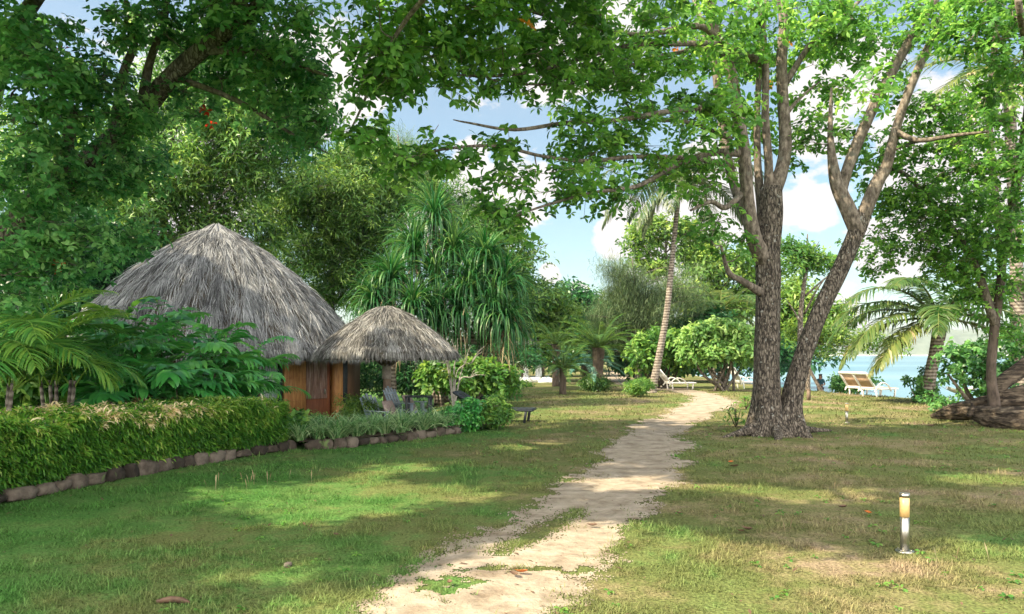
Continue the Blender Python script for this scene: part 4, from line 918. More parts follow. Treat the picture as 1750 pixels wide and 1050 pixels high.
zz = np.where(front, .13+vv*(H-.13), H-.14*rng.random(n)**2+.18*fbm(s*34, dep*5, 3)-.10*sst((.15-dep)/.15))
pos = np.stack([P[:,0]+Nn[:,0]*dep, P[:,1]+Nn[:,1]*dep, zz], -1)
out = np.arctan2(-Nn[:,1], -Nn[:,0])
az = np.where(front, out+rng.normal(size=n)*.9, rng.random(n)*6.28); el = np.where(front, .5+.5*rng.normal(size=n)*.6, .9+.35*rng.normal(size=n))
clp = fbm(s*60, zz*7+dep*4, 3)
m = MB(); ribbons(m, pos, az, el, .12*(.5+.9*rng.random(n)), .027*(.6+.7*rng.random(n)), droop=1.5, seg=3, prof=np.array([.3,1,.75,.08]),
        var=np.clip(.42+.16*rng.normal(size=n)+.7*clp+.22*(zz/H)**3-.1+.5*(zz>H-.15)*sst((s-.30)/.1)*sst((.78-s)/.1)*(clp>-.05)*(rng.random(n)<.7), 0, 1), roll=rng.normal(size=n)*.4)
# interior foliage so the hedge is not hollow
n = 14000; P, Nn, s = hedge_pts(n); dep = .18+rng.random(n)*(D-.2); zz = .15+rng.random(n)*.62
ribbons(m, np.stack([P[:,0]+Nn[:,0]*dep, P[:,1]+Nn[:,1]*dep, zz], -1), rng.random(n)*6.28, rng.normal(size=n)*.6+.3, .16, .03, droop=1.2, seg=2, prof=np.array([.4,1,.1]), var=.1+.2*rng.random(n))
m.build('leaves', M_HEDGE, hedge)
n = 900; P, Nn, s = hedge_pts(n); dep = .12+rng.random(n)*.9; m = MB()
a_ = np.stack([P[:,0]+Nn[:,0]*dep, P[:,1]+Nn[:,1]*dep, np.full(n, .08)], -1); sticks(m, a_, a_+np.stack([rng.normal(size=n)*.08, rng.normal(size=n)*.08, .55+.2*rng.random(n)], -1), .007, .004); m.build('stems', M_BARKU, hedge)

def tuft(name, label, loc, n, L, w_, mat, group=None, cat='plant', el=(.7,1.45), droop=1.9, var0=.5, seg=5):
    t = thing(name, label, cat, loc, group); m = MB(); k = rng.random(n); az = rng.random(n)*6.28; r_ = .09*rng.random(n)
    ribbons(m, np.stack([loc[0]+r_*np.cos(az), loc[1]+r_*np.sin(az), np.full(n, loc[2])], -1), az, el[0]+(el[1]-el[0])*rng.random(n), L*(.55+.6*k), w_*(.8+.4*rng.random(n)), droop=droop*(.6+.7*rng.random(n)), seg=seg,
            prof=np.concatenate([[.55,1],np.linspace(.95,.1,seg-1)]), var=np.clip(var0+.25*rng.normal(size=n), 0, 1), roll=rng.normal(size=n)*.3)
    m.build('leaves', mat, t); m = MB(); tube(m, [loc, loc+np.array([0,0,.08])], [.05,.03], 8, 1); m.build('stem', M_BARKD, t); return t
seg = np.linalg.norm(np.diff(BEDB, axis=0), axis=1); cum = np.concatenate([[0], np.cumsum(seg)])
for k in range(24):
    u = (k+.3*rng.random())/24*cum[-1]*.80; i = min(max(np.searchsorted(cum, u)-1, 0), 3); f = (u-cum[i])/seg[i]; p_ = BEDB[i]*(1-f)+BEDB[i+1]*f; d = (BEDB[i+1]-BEDB[i])/seg[i]
    q_ = p_+np.array([-d[1], d[0]])*(.20+.42*(k % 2)+.15*rng.random()); tuft('spider_plant', 'arching striped grass plant in the row above the rounded stones', gp(q_[0], q_[1], .13), 110, .60, .022, M_SPID, 'striped grass plants edging the bed', var0=.55, el=(.9,1.5), droop=1.7)

def bush(name, label, base, blobs, leaf, ls, rpc, cr, mat, group=None, cat='shrub', stems=5, mb_=None, **kw):
    base = np.asarray(base, float); l = []
    cs_ = [W(b[0], b[1], b[2]) for b in blobs]
    for k in range(stems):
        c_ = cs_[k % len(cs_)]+rng.normal(size=3)*[.15,.15,.05]; b0 = base+np.array([rng.normal()*.06, rng.normal()*.06, 0]); c_ = b0+(c_-b0)*.85
        l.append(([b0, (b0+c_)/2+[rng.normal()*.05, 0, .05*np.linalg.norm(c_-b0)], c_], [.028,.02,.012]))
    return make_tree(name, label, l, blobs, leaf, ls, rpc, cr, mat, mb_ or M_BARKU, group, cat=cat, tw=.008, sides=6, base=base, **kw)
bush('green_shrub', 'dark leafy shrub at the right end of the planted bed', ground(842,728), [(848,700,16.4,22,18,.35,22),(835,715,16.3,24,14,.35,14)], 'brd', .11, 14, .2, M_MID, 'leafy shrubs at the end of the bed')
bush('green_shrub', 'rounded leafy shrub beside the striped grass plants', ground(795,735), [(795,708,16.0,28,22,.4,30),(775,715,15.9,16,16,.3,12)], 'brd', .11, 14, .2, M_BROAD, 'leafy shrubs at the end of the bed')
bush('ginger_shrub', 'tall leafy plant filling the corner between hedge and striped grass', ground(497,762), [(500,728,13.6,12,24,.3,14),(485,740,13.4,14,18,.3,10)], 'brd', .16, 8, .2, M_MID)
bush('green_shrub', 'yellow-green shrub left of the slatted chairs, against the orange pillar', gp(wx(615,18.6),18.6), [(612,698,18.6,22,18,.4,26)], 'nar', .17, 12, .24, M_YEL)
bush('green_shrub', 'yellow-green shrub right in front of the hut door', gp(wx(535,17.6),17.6), [(535,722,17.4,22,9,.3,10)], 'nar', .17, 10, .24, M_MID)
bush('clipped_hedge', 'low clipped dark hedge beyond the lawn by the little pavilion', gp(wx(872,38),38), [(855,660,38,18,6,1,30),(885,660,38,20,6,1,30)], 'spr', .16, 16, .4, M_MID, cat='hedge')
bush('clipped_bush', 'small rounded bush at the foot of the coconut palm', ground(1092,676), [(1092,660,28.5,20,12,.5,44)], 'spr', .13, 18, .26, M_MID)
bush('fern_clump', 'ferny clump at the base of the larger cycads', ground(1013,667), [(1015,655,33,18,9,.5,30)], 'nar', .25, 10, .3, M_CYC, cat='plant')
l = []; b0 = gp(wx(775,21),21); 
for (a1,a2),(c1_,c2_) in (((770,640),(755,600)),((780,640),(800,605)),((776,630),(778,590)),((765,625),(745,618)),((790,630),(812,612)),((786,650),(815,640))):
    l.append(([b0, W(a1,a2,21), W((a1+c1_)/2+4,(a2+c2_)/2,20.9), W(c1_,c2_,20.8)], [.026,.02,.014,.008]))
    for k in range(3): e = W(c1_+rng.normal()*14, c2_+rng.normal()*10-8, 20.8); s_ = W((a1+c1_)/2+4,(a2+c2_)/2,20.9); l.append(([s_, (s_+e)/2+[0,0,.04], e], [.011,.008,.005]))
make_tree('frangipani', 'small frangipani with bare pale branches and a few yellow leaves', l, [(770,640,21,22,10,.3,6),(800,622,21,16,8,.3,3)], 'brd', .10, 3, .12, M_YEL, M_TWIGP, tw=.008, sides=6, base=b0)

# ------------------------------------------------------------------ palms and other frond plants
def frond(mb, rb, base, az, el, L, nl, ll, lw, droop=1.2, hang=.6, fwd=.5, var=.5, roll=0.0, tip=.35, r0=.018, start=.12, seg=3, prof=None, vee=.25):
    K = 14; t = np.linspace(0, 1, K); e = el-droop*t**1.4
    d = np.stack([np.cos(e)*math.cos(az), np.cos(e)*math.sin(az), np.sin(e)], -1)
    P = np.vstack([[base], base+np.cumsum(d[:-1], 0)*L/(K-1)])
    tube(rb, P[::2] if K % 2 else P, np.linspace(r0, r0*.2, len(P[::2] if K % 2 else P)), 5, 1, 0, cap=False)
    tl = np.linspace(start, 1, nl); tl = np.clip(tl+rng.normal(size=nl)*.004, 0, 1); B = np.stack([np.interp(tl, t, P[:, i]) for i in range(3)], -1)
    D = np.stack([np.interp(tl, t, d[:, i]) for i in range(3)], -1); side = np.array([-math.sin(az), math.cos(az), 0.]); up = np.cross(side, D)*-1; up = np.where(up[:, 2:3] < 0, -up, up)
    for s_ in (-1, 1):
        fw = fwd+.5*tl**2
        dr = D*fw[:, None]+s_*side*math.cos(roll)+up*(vee+s_*math.sin(roll))+rng.normal(size=(nl, 3))*.06; dr /= np.linalg.norm(dr, axis=1)[:, None]
        a = np.arctan2(dr[:,1], dr[:,0]); ee = np.arcsin(np.clip(dr[:,2], -1, 1)); ln = ll*np.sin(np.clip(.25+.75*np.sin(tl*math.pi*.86+.12), .05, 1)*math.pi/2)*(1-(1-tip)*np.clip((tl-.7)/.3, 0, 1))
        ribbons(mb, B, a, ee, ln*(.9+.2*rng.random(nl)), lw*(.8+.4*rng.random(nl)), droop=hang*(.6+.8*rng.random(nl)), seg=seg, prof=prof if prof is not None else np.array([.6,1,.75,.08]),
                var=np.clip(var+.12*rng.normal(size=nl), 0, 1), roll=s_*.35+rng.normal(size=nl)*.2)

def palm(name, label, trunk, rad, crown, fr_, nl, ll, lw, mleaf, mbark, mrib=None, cat='palm tree', group=None, droop=1.3, hang=.7, var=.5, parts=None, **kw):
    """fr_: list of (azimuth deg, elevation deg, length[, droop, var])"""
    root = thing(name, label, cat, np.asarray(trunk[0] if trunk is not None else crown, float), group)
    if trunk is not None: m = MB(); tube(m, trunk, rad, 14, 7, .06); m.build('trunk', mbark, root, smooth=True)
    for q in fr_:
        a, e, L = q[:3]; dd = q[3] if len(q) > 3 else droop; vv = q[4] if len(q) > 4 else var
        lf = MB(); rb = MB(); b = np.asarray(crown, float)+np.array([math.cos(R(a))*.06, math.sin(R(a))*.06, 0])
        frond(lf, rb, b, R(a), R(e), L, nl, ll, lw, dd, hang, var=vv, **kw)
        v, qq, t_, a_ = rb.arrays(); lf.add(v, qq, t_, .8); o = lf.build('frond', mleaf, root)
    return root
def fan(n, e0, e1, L0, L1, a0=0, jit=12):
    return [((a0+k*137.5) % 360+rng.normal()*jit*.3, e0+(e1-e0)*((k+.5)/n)+rng.normal()*4, L0+(L1-L0)*rng.random()) for k in range(n)]

# coconut palm in the middle distance (crown behind the boughs)
tp = [ground(1113,672)-[0,0,.1], W(1118,655,31), W(1128,600,31), W(1140,530,31), W(1148,450,31), W(1155,380,31), W(1163,300,31)]
Yp = tp[0][1]; tp = [tp[0]]+[W(*q, Yp) for q in ((1117,655),(1128,600),(1140,530),(1148,450),(1155,380),(1163,305))]
palm('coconut_palm', 'tall slim coconut palm with leaning ringed trunk beside the path', tp, [.25,.165,.14,.125,.11,.10,.10], tp[-1]+[0,0,.1],
     [(180,25,4.4,1.7,.6),(200,5,4.2,1.5,.55),(160,-5,4.0,1.2,.6),(170,45,4.2,1.9,.5),(215,-25,3.6,.9,.6),(0,30,4.2,1.7,.5),(20,0,3.8,1.4,.5),(330,10,4.0,1.5,.5),(345,-20,3.6,1.0,.6),(270,30,3.9,1.7,.5),(250,-10,3.6,1.2,.6),(300,-35,3.3,.8,.7),(90,40,4,1.6,.4),(120,10,4,1.5,.4),(60,10,4,1.5,.4),(190,-45,3.0,.6,.7)],
     64, .85, .055, M_COCO, M_BARKP, hang=1.2, seg=3, r0=.04)
# young coconut palm on the shore
tp = [ground(1580,689)-[0,0,.1]]; Yp = tp[0][1]; tp += [W(*q, Yp) for q in ((1588,650),(1598,605),(1605,570),(1606,545))]
palm('coconut_palm', 'young coconut palm with broad drooping fronds standing at the edge of the bay', tp, [.28,.20,.19,.22,.22], tp[-1]+[0,0,.0],
     [(182,28,3.9,1.5,.55),(195,12,3.9,1.5,.6),(172,2,3.7,1.35,.7),(188,45,3.8,1.8,.5),(165,20,3.8,1.5,.5),(205,-8,3.3,1.0,.75),(0,35,3.6,1.6,.4),(10,12,3.4,1.4,.4),(345,-8,3.2,1.1,.5),(355,55,3.5,1.7,.4),
      (270,40,3.2,1.6,.5),(240,22,3.5,1.5,.5),(300,20,3.3,1.5,.4),(90,60,3.3,1.5,.4),(120,30,3.5,1.5,.4),(60,30,3.3,1.5,.4),(325,50,3.4,1.7,.4),(215,55,3.3,1.7,.5),(180,-22,3.0,.8,.8)],
     54, .85, .07, M_PALMY, M_BARKP, hang=1.1, seg=3, r0=.045)
# palm behind the top right corner
palm('coconut_palm', 'coconut palm whose pale crown shows behind the leaves at upper right', [gp(wx(1745,24),24,-.1), W(1735,400,24), W(1722,120,24)], [.25,.18,.16], W(1722,120,24),
     [(180,20,3.6,1.3,.7),(190,-5,3.4,1.0,.75),(165,35,3.5,1.5,.6),(200,-35,3.1,.7,.8),(270,10,3,1.3,.7),(240,-15,3.2,1.0,.8),(0,20,3.4,1.4,.6),(30,0,3.2,1.2,.6),(90,30,3.4,1.4,.5),(300,-20,3,1,.7)], 48, .75, .06, M_PALMY, M_BARKP, hang=.8, r0=.04)
palm('coconut_palm', 'small palm with yellowing fronds and a dry tuft behind the pale shrub', [gp(wx(1232,46),46,-.1), W(1232,600,46), W(1232,535,46)], [.2,.18,.16], W(1232,530,46),
     fan(14,-20,60,3.2,3.9), 36, .9, .09, M_PALMY, M_BARKP, hang=.8, r0=.05)
# cycads
def cycad(label, loc, h, n, L, mleaf, e=(5,65), lw=.02, ll=.17, r=.14):
    t = np.array(loc); return palm('cycad', label, [t-[0,0,.05], t+[0,0,h*.5], t+[.02,0,h]], [r,r*.85,r*1.1], t+[0,0,h], fan(n, e[0], e[1], L*.85, L*1.1), 44, ll, lw, mleaf, M_BARKD, cat='cycad', hang=.3, droop=1.05, group='cycads at the end of the lawn', vee=.35, seg=2, prof=np.array([.8,1,.1]), r0=.02, var=.55)
cycad('bright green cycad on a short trunk, foremost of the group', ground(962,675), 1.05, 26, 1.5, M_CYC, r=.15, e=(-5,75), ll=.22, lw=.022)
cycad('largest cycad with dark olive crown behind the foremost one', gp(wx(1022,33),33), 1.9, 34, 2.2, M_CYC, r=.26, ll=.28, lw=.026)
cycad('blue-green cycad low behind the foremost trunk', gp(wx(1002,34),34), 1.1, 20, 2.0, M_BLUE, r=.22, e=(-5,45), ll=.26, lw=.026)
cycad('distant dark cycad left of the largest crown', gp(wx(950,38),38), 2.1, 24, 2.1, M_CYC, r=.2, ll=.26, lw=.026)

# areca palm at far left
def areca(label, base, fr_, var, nl=50, ll=.62, lw=.028, group=None, droop=1.5):
    root = thing('areca_palm', label, 'palm', base, group); m = MB()
    for k in range(5): a = k*1.26; tube(m, [base+[.12*math.cos(a), .12*math.sin(a), 0], base+[.25*math.cos(a), .2*math.sin(a), 1.15]], [.035,.025], 8, 3)
    m.build('trunk', M_BARKP, root, smooth=True)
    for i, q in enumerate(fr_):
        a, e, L = q[:3]; lf = MB(); rb = MB(); k = i % 5; b = base+np.array([.25*math.cos(k*1.26), .2*math.sin(k*1.26), 1.05])
        frond(lf, rb, b, R(a), R(e), L, nl, ll, lw, q[3] if len(q) > 3 else droop, .9, fwd=.55, var=q[4] if len(q) > 4 else var, r0=.016, vee=.3, seg=4, prof=np.array([.5,1,.9,.6,.08]))
        v, qq, t_, a_ = rb.arrays(); lf.add(v, qq, t_, .95); lf.build('frond', M_PALM, root)
areca('feathery palm with arching yellow-green fronds above the left end of the hedge', gp(wx(-10,10.3),10.3,.05),
      [(10,62,1.9,1.2,.75),(35,70,2.0,1.5,.7),(-15,55,1.9,1.9,.6),(-30,60,1.9,2.2,.6),(-60,50,1.7,2.1,.5),(0,80,2.1,1.6,.65),(60,60,2.0,1.5,.5),(100,65,2.0,1.4,.5),(150,60,1.9,1.5,.5),(-90,65,1.8,2,.5),(20,40,1.8,1.7,.5),(-45,75,2.0,2.3,.6),(-120,60,1.7,1.8,.5),(190,70,1.8,1.4,.5),(45,45,1.9,1.9,.55),(5,50,1.6,2.2,.7)], .6)
areca('smaller feathery palm tucked between hedge and big leafy plants', gp(wx(100,11.6),11.6,.05),
      [(0,60,1.6,1.5),(40,70,1.6,1.5),(-30,60,1.6,1.9),(-70,65,1.5,2),(90,60,1.6,1.5),(140,60,1.6,1.5),(200,60,1.5,1.5),(-110,60,1.4,2),(20,80,1.7,1.6),(-50,80,1.7,2)], .35)

# big-leafed plants in front of the hut
bush('green_shrub', 'shadowy shrub behind the hedge under the feathery fronds', gp(wx(40,13),13), [(20,650,13,60,36,.4,30),(90,650,13.4,50,34,.4,26),(140,640,14,40,34,.4,18)], 'brd', .2, 12, .3, M_MID)
def broadplant(label, base, h, n, L, var, nl=9, ll=.46, lw=.105, mat=None, a0=None, e=(30,82), group='broad leafed plants in front of the hut', reach=None):
    root = thing('broadleaf_plant', label, 'plant', base, group); m = MB(); L_ = MB(); rb = MB()
    for k in range(4):
        a = k*1.57+.5; tube(m, [base+[.06*math.cos(a), .06*math.sin(a), -.05], base+[.14*math.cos(a), .14*math.sin(a), h*.5], base+[.24*math.cos(a), .24*math.sin(a), h]], [.022,.02,.014], 7, 3)
    m.build('stem', M_BARKD, root, smooth=True)
    for i in range(n):
        k = i % 4; a = k*1.57+.5; z = h*(.35+.65*((i//4)+1)/math.ceil(n/4)); b = base+np.array([.22*math.cos(a)*z/h, .22*math.sin(a)*z/h, z])
        az = (i*137.5+rng.normal()*15) if a0 is None else a0+rng.normal()*60
        frond(L_, rb, b, R(az), R(e[0]+(e[1]-e[0])*rng.random()), L*(.8+.4*rng.random()), nl, ll*(.85+.3*rng.random()), lw, 1.25, 1.1, fwd=.75, var=var+rng.normal()*.08, r0=.010, start=.18, tip=.8, seg=3, prof=np.array([.35,1,.8,.06]), vee=.15)
    v, qq, t_, a_ = rb.arrays(); L_.add(v, qq, t_, .6); L_.build('leaves', mat or M_BROAD, root)
broadplant('broad-leafed plant tallest against the middle of the grey roof', gp(wx(275,15.5),15.5), 2.15, 26, 1.05, .5)
broadplant('broad-leafed plant left of the middle, beside the veranda railing', gp(wx(205,13.6),13.6), 1.6, 24, .95, .5)
broadplant('broad-leafed plant with drooping leaves before the right half of the roof', gp(wx(365,15),15), 1.65, 26, 1.0, .55)
broadplant('broad-leafed plant with pale shiny leaves next to the window', gp(wx(392,15.8),15.8), 1.3, 20, .85, .5)
broadplant('broad-leafed plant low behind the hedge, centre of the row', gp(wx(300,13.0),13.0), 1.05, 24, .95, .45)
broadplant('broad-leafed plant low behind the hedge near its right end', gp(wx(385,13.8),13.8), .85, 22, .8, .5)
broadplant('broad-leafed plant low behind the hedge near the feathery palm', gp(wx(190,12.4),12.4), .95, 20, .85, .4)
broadplant('yellowish broad-leafed plant poking up at the left edge of the roof', gp(wx(190,15.5),15.5), 2.35, 10, .7, .6, mat=M_PALM, group=None)
broadplant('arching plant leaning over the orange wall panel', gp(wx(432,17.5),17.5), 1.85, 14, 1.25, .5, nl=14, ll=.36, lw=.06, group=None, e=(20,60))
broadplant('dark leafy plant behind the veranda at the far left', gp(wx(90,15.5),15.5), 2.2, 18, 1.0, .4)
for px_, Y_, tx in ((60,19,'deep green palm fronds in the shade behind the feathery palm'),(160,26,'dark palm with drooping fronds under the broadleaf trees left of the roof')):
    palm('understorey_palm', tx, [gp(wx(px_,Y_),Y_,-.1), gp(wx(px_,Y_),Y_,1.6)], [.12,.1], gp(wx(px_,Y_),Y_,1.7), fan(18, 0, 75, 2.2, 3.0), 34, .6, .07, M_BROAD, M_BARKD, hang=.8, droop=1.5, cat='palm', r0=.03)

# screwpines
bush('green_shrub', 'lush rounded shrub hiding the screwpine trunks behind the parasol', gp(wx(800,22.3),22.3), [(800,640,22.3,40,26,.5,40),(850,650,22.6,34,22,.5,28),(750,640,22.3,30,24,.5,20)], 'brd', .2, 12, .32, M_MID)
def screwpine(label, base, heads, L, rad=.16, skirt=26):
    base = np.asarray(base, float); root = thing('screwpine', label, 'screwpine', base, 'screwpines behind the parasol'); m = MB(); lf = MB(); dr = MB()
    fork = base+(heads[0]-base)*.45
    tube(m, [base, (base+fork)/2, fork], [rad, rad*.9, rad*.8], 12, 3, .05)
    for h in heads:
        tube(m, [fork, (fork+h)/2+[0,0,-.1], h], [rad*.7, rad*.55, rad*.5], 10, 4, .05)
        n = 270; k = np.arange(n)/n; az = np.arange(n)*2.4+rng.normal(size=n)*.15
        ribbons(lf, h+np.stack([.07*np.cos(az), .07*np.sin(az), .35*(1-k)], -1), az, 1.45-1.15*k+rng.normal(size=n)*.1, L*(.7+.45*rng.random(n)), .05, droop=.7+2.6*k**.7+.3*rng.random(n), seg=8,
                prof=np.array([.8,1,1,.95,.85,.7,.5,.3,.06]), var=np.clip(.38+.22*rng.normal(size=n)+.1*(1-k), 0, .96), roll=rng.normal(size=n)*.25)
        n = skirt; az = rng.random(n)*6.28
        ribbons(dr, h+np.stack([.08*np.cos(az), .08*np.sin(az), -.1-1.0*rng.random(n)], -1), az, -.5+.6*rng.random(n), L*(.6+.5*rng.random(n)), .045, droop=1.6, seg=6, prof=np.array([.8,1,.9,.8,.6,.4,.08]))
    for k in range(5): a = k*1.256; tube(m, [base+[.05*math.cos(a), .05*math.sin(a), .7], base+[.45*math.cos(a), .45*math.sin(a), -.05]], [.04,.035], 6, 2)
    m.build('trunk', M_BARKP, root, smooth=True); lf.build('leaves', M_PAND, root); dr.build('dead_leaves', M_DRY, root)
screwpine('screwpine tallest of the group with spiky upright crown', gp(wx(750,24.5),24.5), [W(742,385,24.5),W(708,440,24.2),W(775,445,24.2),W(745,490,23.8)], 1.5)
screwpine('screwpine on the right of the group with long hanging leaves', gp(wx(820,24),24), [W(830,455,24),W(862,500,23.8),W(805,500,23.6),W(840,545,23.4),W(785,545,23.4),W(745,560,23.3),W(865,565,23.4)], 1.5)
screwpine('screwpine low on the left just behind the parasol top', gp(wx(670,23),23), [W(668,490,23),W(640,530,22.8),W(705,540,22.6)], 1.25)

# ------------------------------------------------------------------ needle tree, mangrove-like shrubs on the right
def needle_tree(label, base, top, blobs, n, L=.55, mat=M_CAS, dr=1.0):
    root = thing('casuarina', label, 'tree', base); m = MB(); f = MB(); base = np.asarray(base, float); top = np.asarray(top, float)
    tube(m, [base, (base+top)/2+[.2,0,0], top], [.2,.13,.03], 8, 6, .06)
    for (px, py, Y, rx, rz, ry, k) in blobs:
        u = rng.normal(size=(k, 3)); u /= np.linalg.norm(u, axis=1)[:, None]; u *= rng.random((k, 1))**.4
        c = np.stack([((px+u[:,0]*rx)-CX)/F*Y, Y+u[:,1]*ry, CH-((py+u[:,2]*rz)-HY)/F*Y], -1)
        a = base+(top-base)*np.clip(((c[:, 2]-base[2])/(top[2]-base[2])-.12), .15, .95)[:, None]
        for i in range(k):
            if i % 2 == 0: tube(m, [a[i], (a[i]+c[i])/2+[0,0,.25], c[i]], [.035,.025,.01], 5, 3, 0, cap=False)
        kk = np.repeat(np.arange(k), n); t = rng.random(len(kk))**.5
        p_ = a[kk]*(1-t)[:, None]*.35+c[kk]*(1-(1-t)*.35)[:, None]+rng.normal(size=(len(kk), 3))*.28
        ribbons(f, p_, rng.random(len(kk))*6.28, .5+.6*rng.normal(size=len(kk)), L*(.6+.8*rng.random(len(kk))), .016, droop=dr, seg=3, prof=np.array([1,1,.8,.3]), var=np.clip(.5+.2*rng.normal(size=len(kk))+.25*(rng.random(k)[kk]-.5), 0, 1))
    m.build('trunk', M_BARK, root, smooth=True); f.build('crown', mat, root)
needle_tree('wispy grey-green needle tree left of the coconut palm', gp(wx(1090,42),42,-.1), W(1080,440,42), [(1080,500,42,50,40,1.5,60),(1050,460,42,34,22,1,16),(1110,530,42,60,40,1.5,50),(1050,540,42,50,40,1.5,44),(1170,500,43,50,50,1.5,40),(1030,580,43,40,30,1.2,24)], 170, .42)
needle_tree('wispy pale shrubby tree behind the tallest screwpine top', gp(wx(780,40),40,-.1), W(770,340,40), [(780,360,40,45,30,1.5,26),(720,300,40,40,30,1.5,16),(690,250,40,36,22,1.2,8)], 130, .5)

def shrub_tree(label, base, tops, blobs, leaf, ls, rpc, cr, mat, mbk=M_BARKU, r=.07, cat='shrub', name='beach_shrub', group=None, **kw):
    l = []; base = np.asarray(base, float)
    for (px, py, Y) in tops:
        e = W(px, py, Y); b0 = base+np.array([rng.normal()*.25, rng.normal()*.2, 0]); l.append(([b0, b0*.5+e*.5+[rng.normal()*.15, 0, -.15*(e[2]-b0[2])*.3], e], [r, r*.75, r*.4]))
    return make_tree(name, label, l, blobs, leaf, ls, rpc, cr, mat, mbk, group, cat=cat, tw=.012, sides=7, base=base, **kw)
shrub_tree('pale yellow-green round shrub on many thin stems left of the main trunk', gp(wx(1240,33),33), [(1190,590,33),(1215,580,33),(1240,600,33),(1265,590,33),(1285,600,33),(1205,610,33),(1228,570,33.5),(1275,570,33),(1180,600,32.6),(1250,580,32.4)],
  [(1225,575,33,52,26,1,80),(1270,590,33,26,26,1,34),(1185,590,33,22,18,.8,20),(1230,605,32.6,60,12,.8,24)], 'brd', .26, 12, .42, M_PALE)
shrub_tree('dark thicket of thin stems behind the coconut palm base', gp(wx(1135,36),36), [(1100,610,36),(1120,600,36),(1150,605,36),(1170,600,36),(1140,590,36),(1110,590,36),(1085,610,36),(1165,620,36)],
  [(1130,595,36,50,30,1,50),(1170,610,36,30,24,1,20),(1095,605,36,22,20,1,16)], 'brd', .30, 12, .45, M_MID, M_BARKD, name='beach_thicket')
shrub_tree('low glossy green bush at the water edge behind the white loungers', gp(wx(1448,36),36,0), [(1430,655,36),(1450,650,36),(1470,655,36)], [(1448,658,36,32,10,.8,44),(1440,650,36,16,10,.6,10),(1480,655,36,22,5,.6,8)], 'brd', .16, 10, .24, M_SEAG)
shrub_tree('glossy broad-leafed shrub in front of the right-hand trunk by the bay', gp(wx(1665,19.5),19.5), [(1640,620,19.5),(1665,610,19.5),(1690,620,19.5),(1620,640,19.3),(1700,650,19.3)],
  [(1660,610,19.5,50,28,.6,44),(1700,640,19.5,40,34,.6,30),(1640,640,19.2,26,18,.5,12),(1720,600,19.5,30,40,.6,22),(1690,670,19.3,30,14,.4,10)], 'ros', .72, 4, .28, M_SEAG)
bush('low_shrub', 'small leafy sprawl at the tip of the fallen log', ground(1622,708), [(1618,690,21,24,12,.4,14),(1595,680,22,20,10,.4,8),(1640,675,21,16,16,.4,8)], 'ros', .55, 4, .22, M_SEAG)
bush('climbing_vine', 'leafy vine climbing the base of the young coconut palm', ground(1577,690), [(1584,655,25.2,9,28,.25,24),(1578,676,25,14,12,.3,16),(1560,650,25,12,6,.2,4)], 'brd', .12, 9, .2, M_SEAG, cat='plant')
for k, (px_, py_, tx, s_) in enumerate(((1258,730,'leafy green plant against the left side of the main trunk base',1.0),(1275,700,'taller slender plant leaning on the left of the main trunk',.8))):
    b_ = ground(px_, py_); t = thing('broadleaf_plant', tx, 'plant', b_, 'plants at the main trunk'); m = MB(); n = 60; az = rng.random(n)*6.28
    ribbons(m, b_+np.stack([rng.normal(size=n)*.12, rng.normal(size=n)*.1, .05+.38*rng.random(n)*s_], -1), az, .2+.8*rng.random(n), .26*(.6+.7*rng.random(n)), .05, droop=1.2, seg=4, prof=np.array([.2,.8,1,.6,.06]), var=.4+.2*rng.random(n)); m.build('leaves', M_MID, t)
    m = MB(); 
    for k2 in range(5): tube(m, [b_-[0,0,.03], b_+[rng.normal()*.08, rng.normal()*.08, .4*s_]], [.012,.008], 6, 2)
    m.build('stem', M_BARKD, t)

# leaning bare tree by the person
lb0 = gp(wx(1411,37.5),37.5,-.1)
make_tree('leaning_tree', 'thin bare-stemmed tree leaning left over the water where the person stands', [([lb0, W(1396,655,37.5), W(1383,630,37.5), W(1376,608,37.5)], [.10,.085,.08,.075]), ([W(1376,610,37.5), W(1390,596,37.5), W(1410,580,37.5), W(1450,560,37.5)], [.08,.07,.05,.03]), ([W(1376,612,37.5), W(1368,590,37.5), W(1375,560,37.5)], [.06,.05,.03]), ([W(1400,588,37.5), W(1440,592,37.5), W(1500,598,37.5)], [.04,.025,.01])],
  [(1410,570,37.5,50,14,1,22),(1470,580,37.5,46,12,1,12),(1380,565,37.5,36,20,1,16),(1430,602,37.5,40,5,.8,3),(1510,592,37.5,30,6,.8,4)], 'spr', .32, 8, .5, M_YEL, M_BARKU, tw=.014, sides=7)

# ------------------------------------------------------------------ fallen log on the right
log = thing('fallen_log', 'massive weathered brown log lying at the right edge by the shore', 'log', gp(wx(1680,17.5),17.5))
def grooves(s, th, L): return 1+.09*np.sin(7*th+s*.9)+.06*np.sin(13*th-s*2.1)+.035*np.sin(29*th+s*4)
m = MB(); tube(m, [W(1592,712,18.6), W(1625,706,18.2), W(1680,698,17.6), W(1740,685,17.2), W(1850,670,17)], [.05,.17,.24,.30,.36], 44, 12, .16, rfun=grooves); m.build('trunk', M_LOG, log, smooth=True)
m = MB(); tube(m, [W(1640,700,17.4), W(1690,712,16.8), W(1750,722,16.2), W(1850,735,15.8)], [.05,.22,.30,.34], 30, 10, .18, rfun=grooves); tube(m, [W(1700,690,17.2), W(1708,660,17.4), W(1740,635,17.6), W(1800,590,18)], [.12,.15,.18,.2], 28, 8, .15, rfun=grooves)
tube(m, [W(1655,712,16.9), W(1662,700,16.9), W(1660,688,17)], [.05,.05,.02], 8, 4, .1); m.build('root', M_LOG, log, smooth=True)

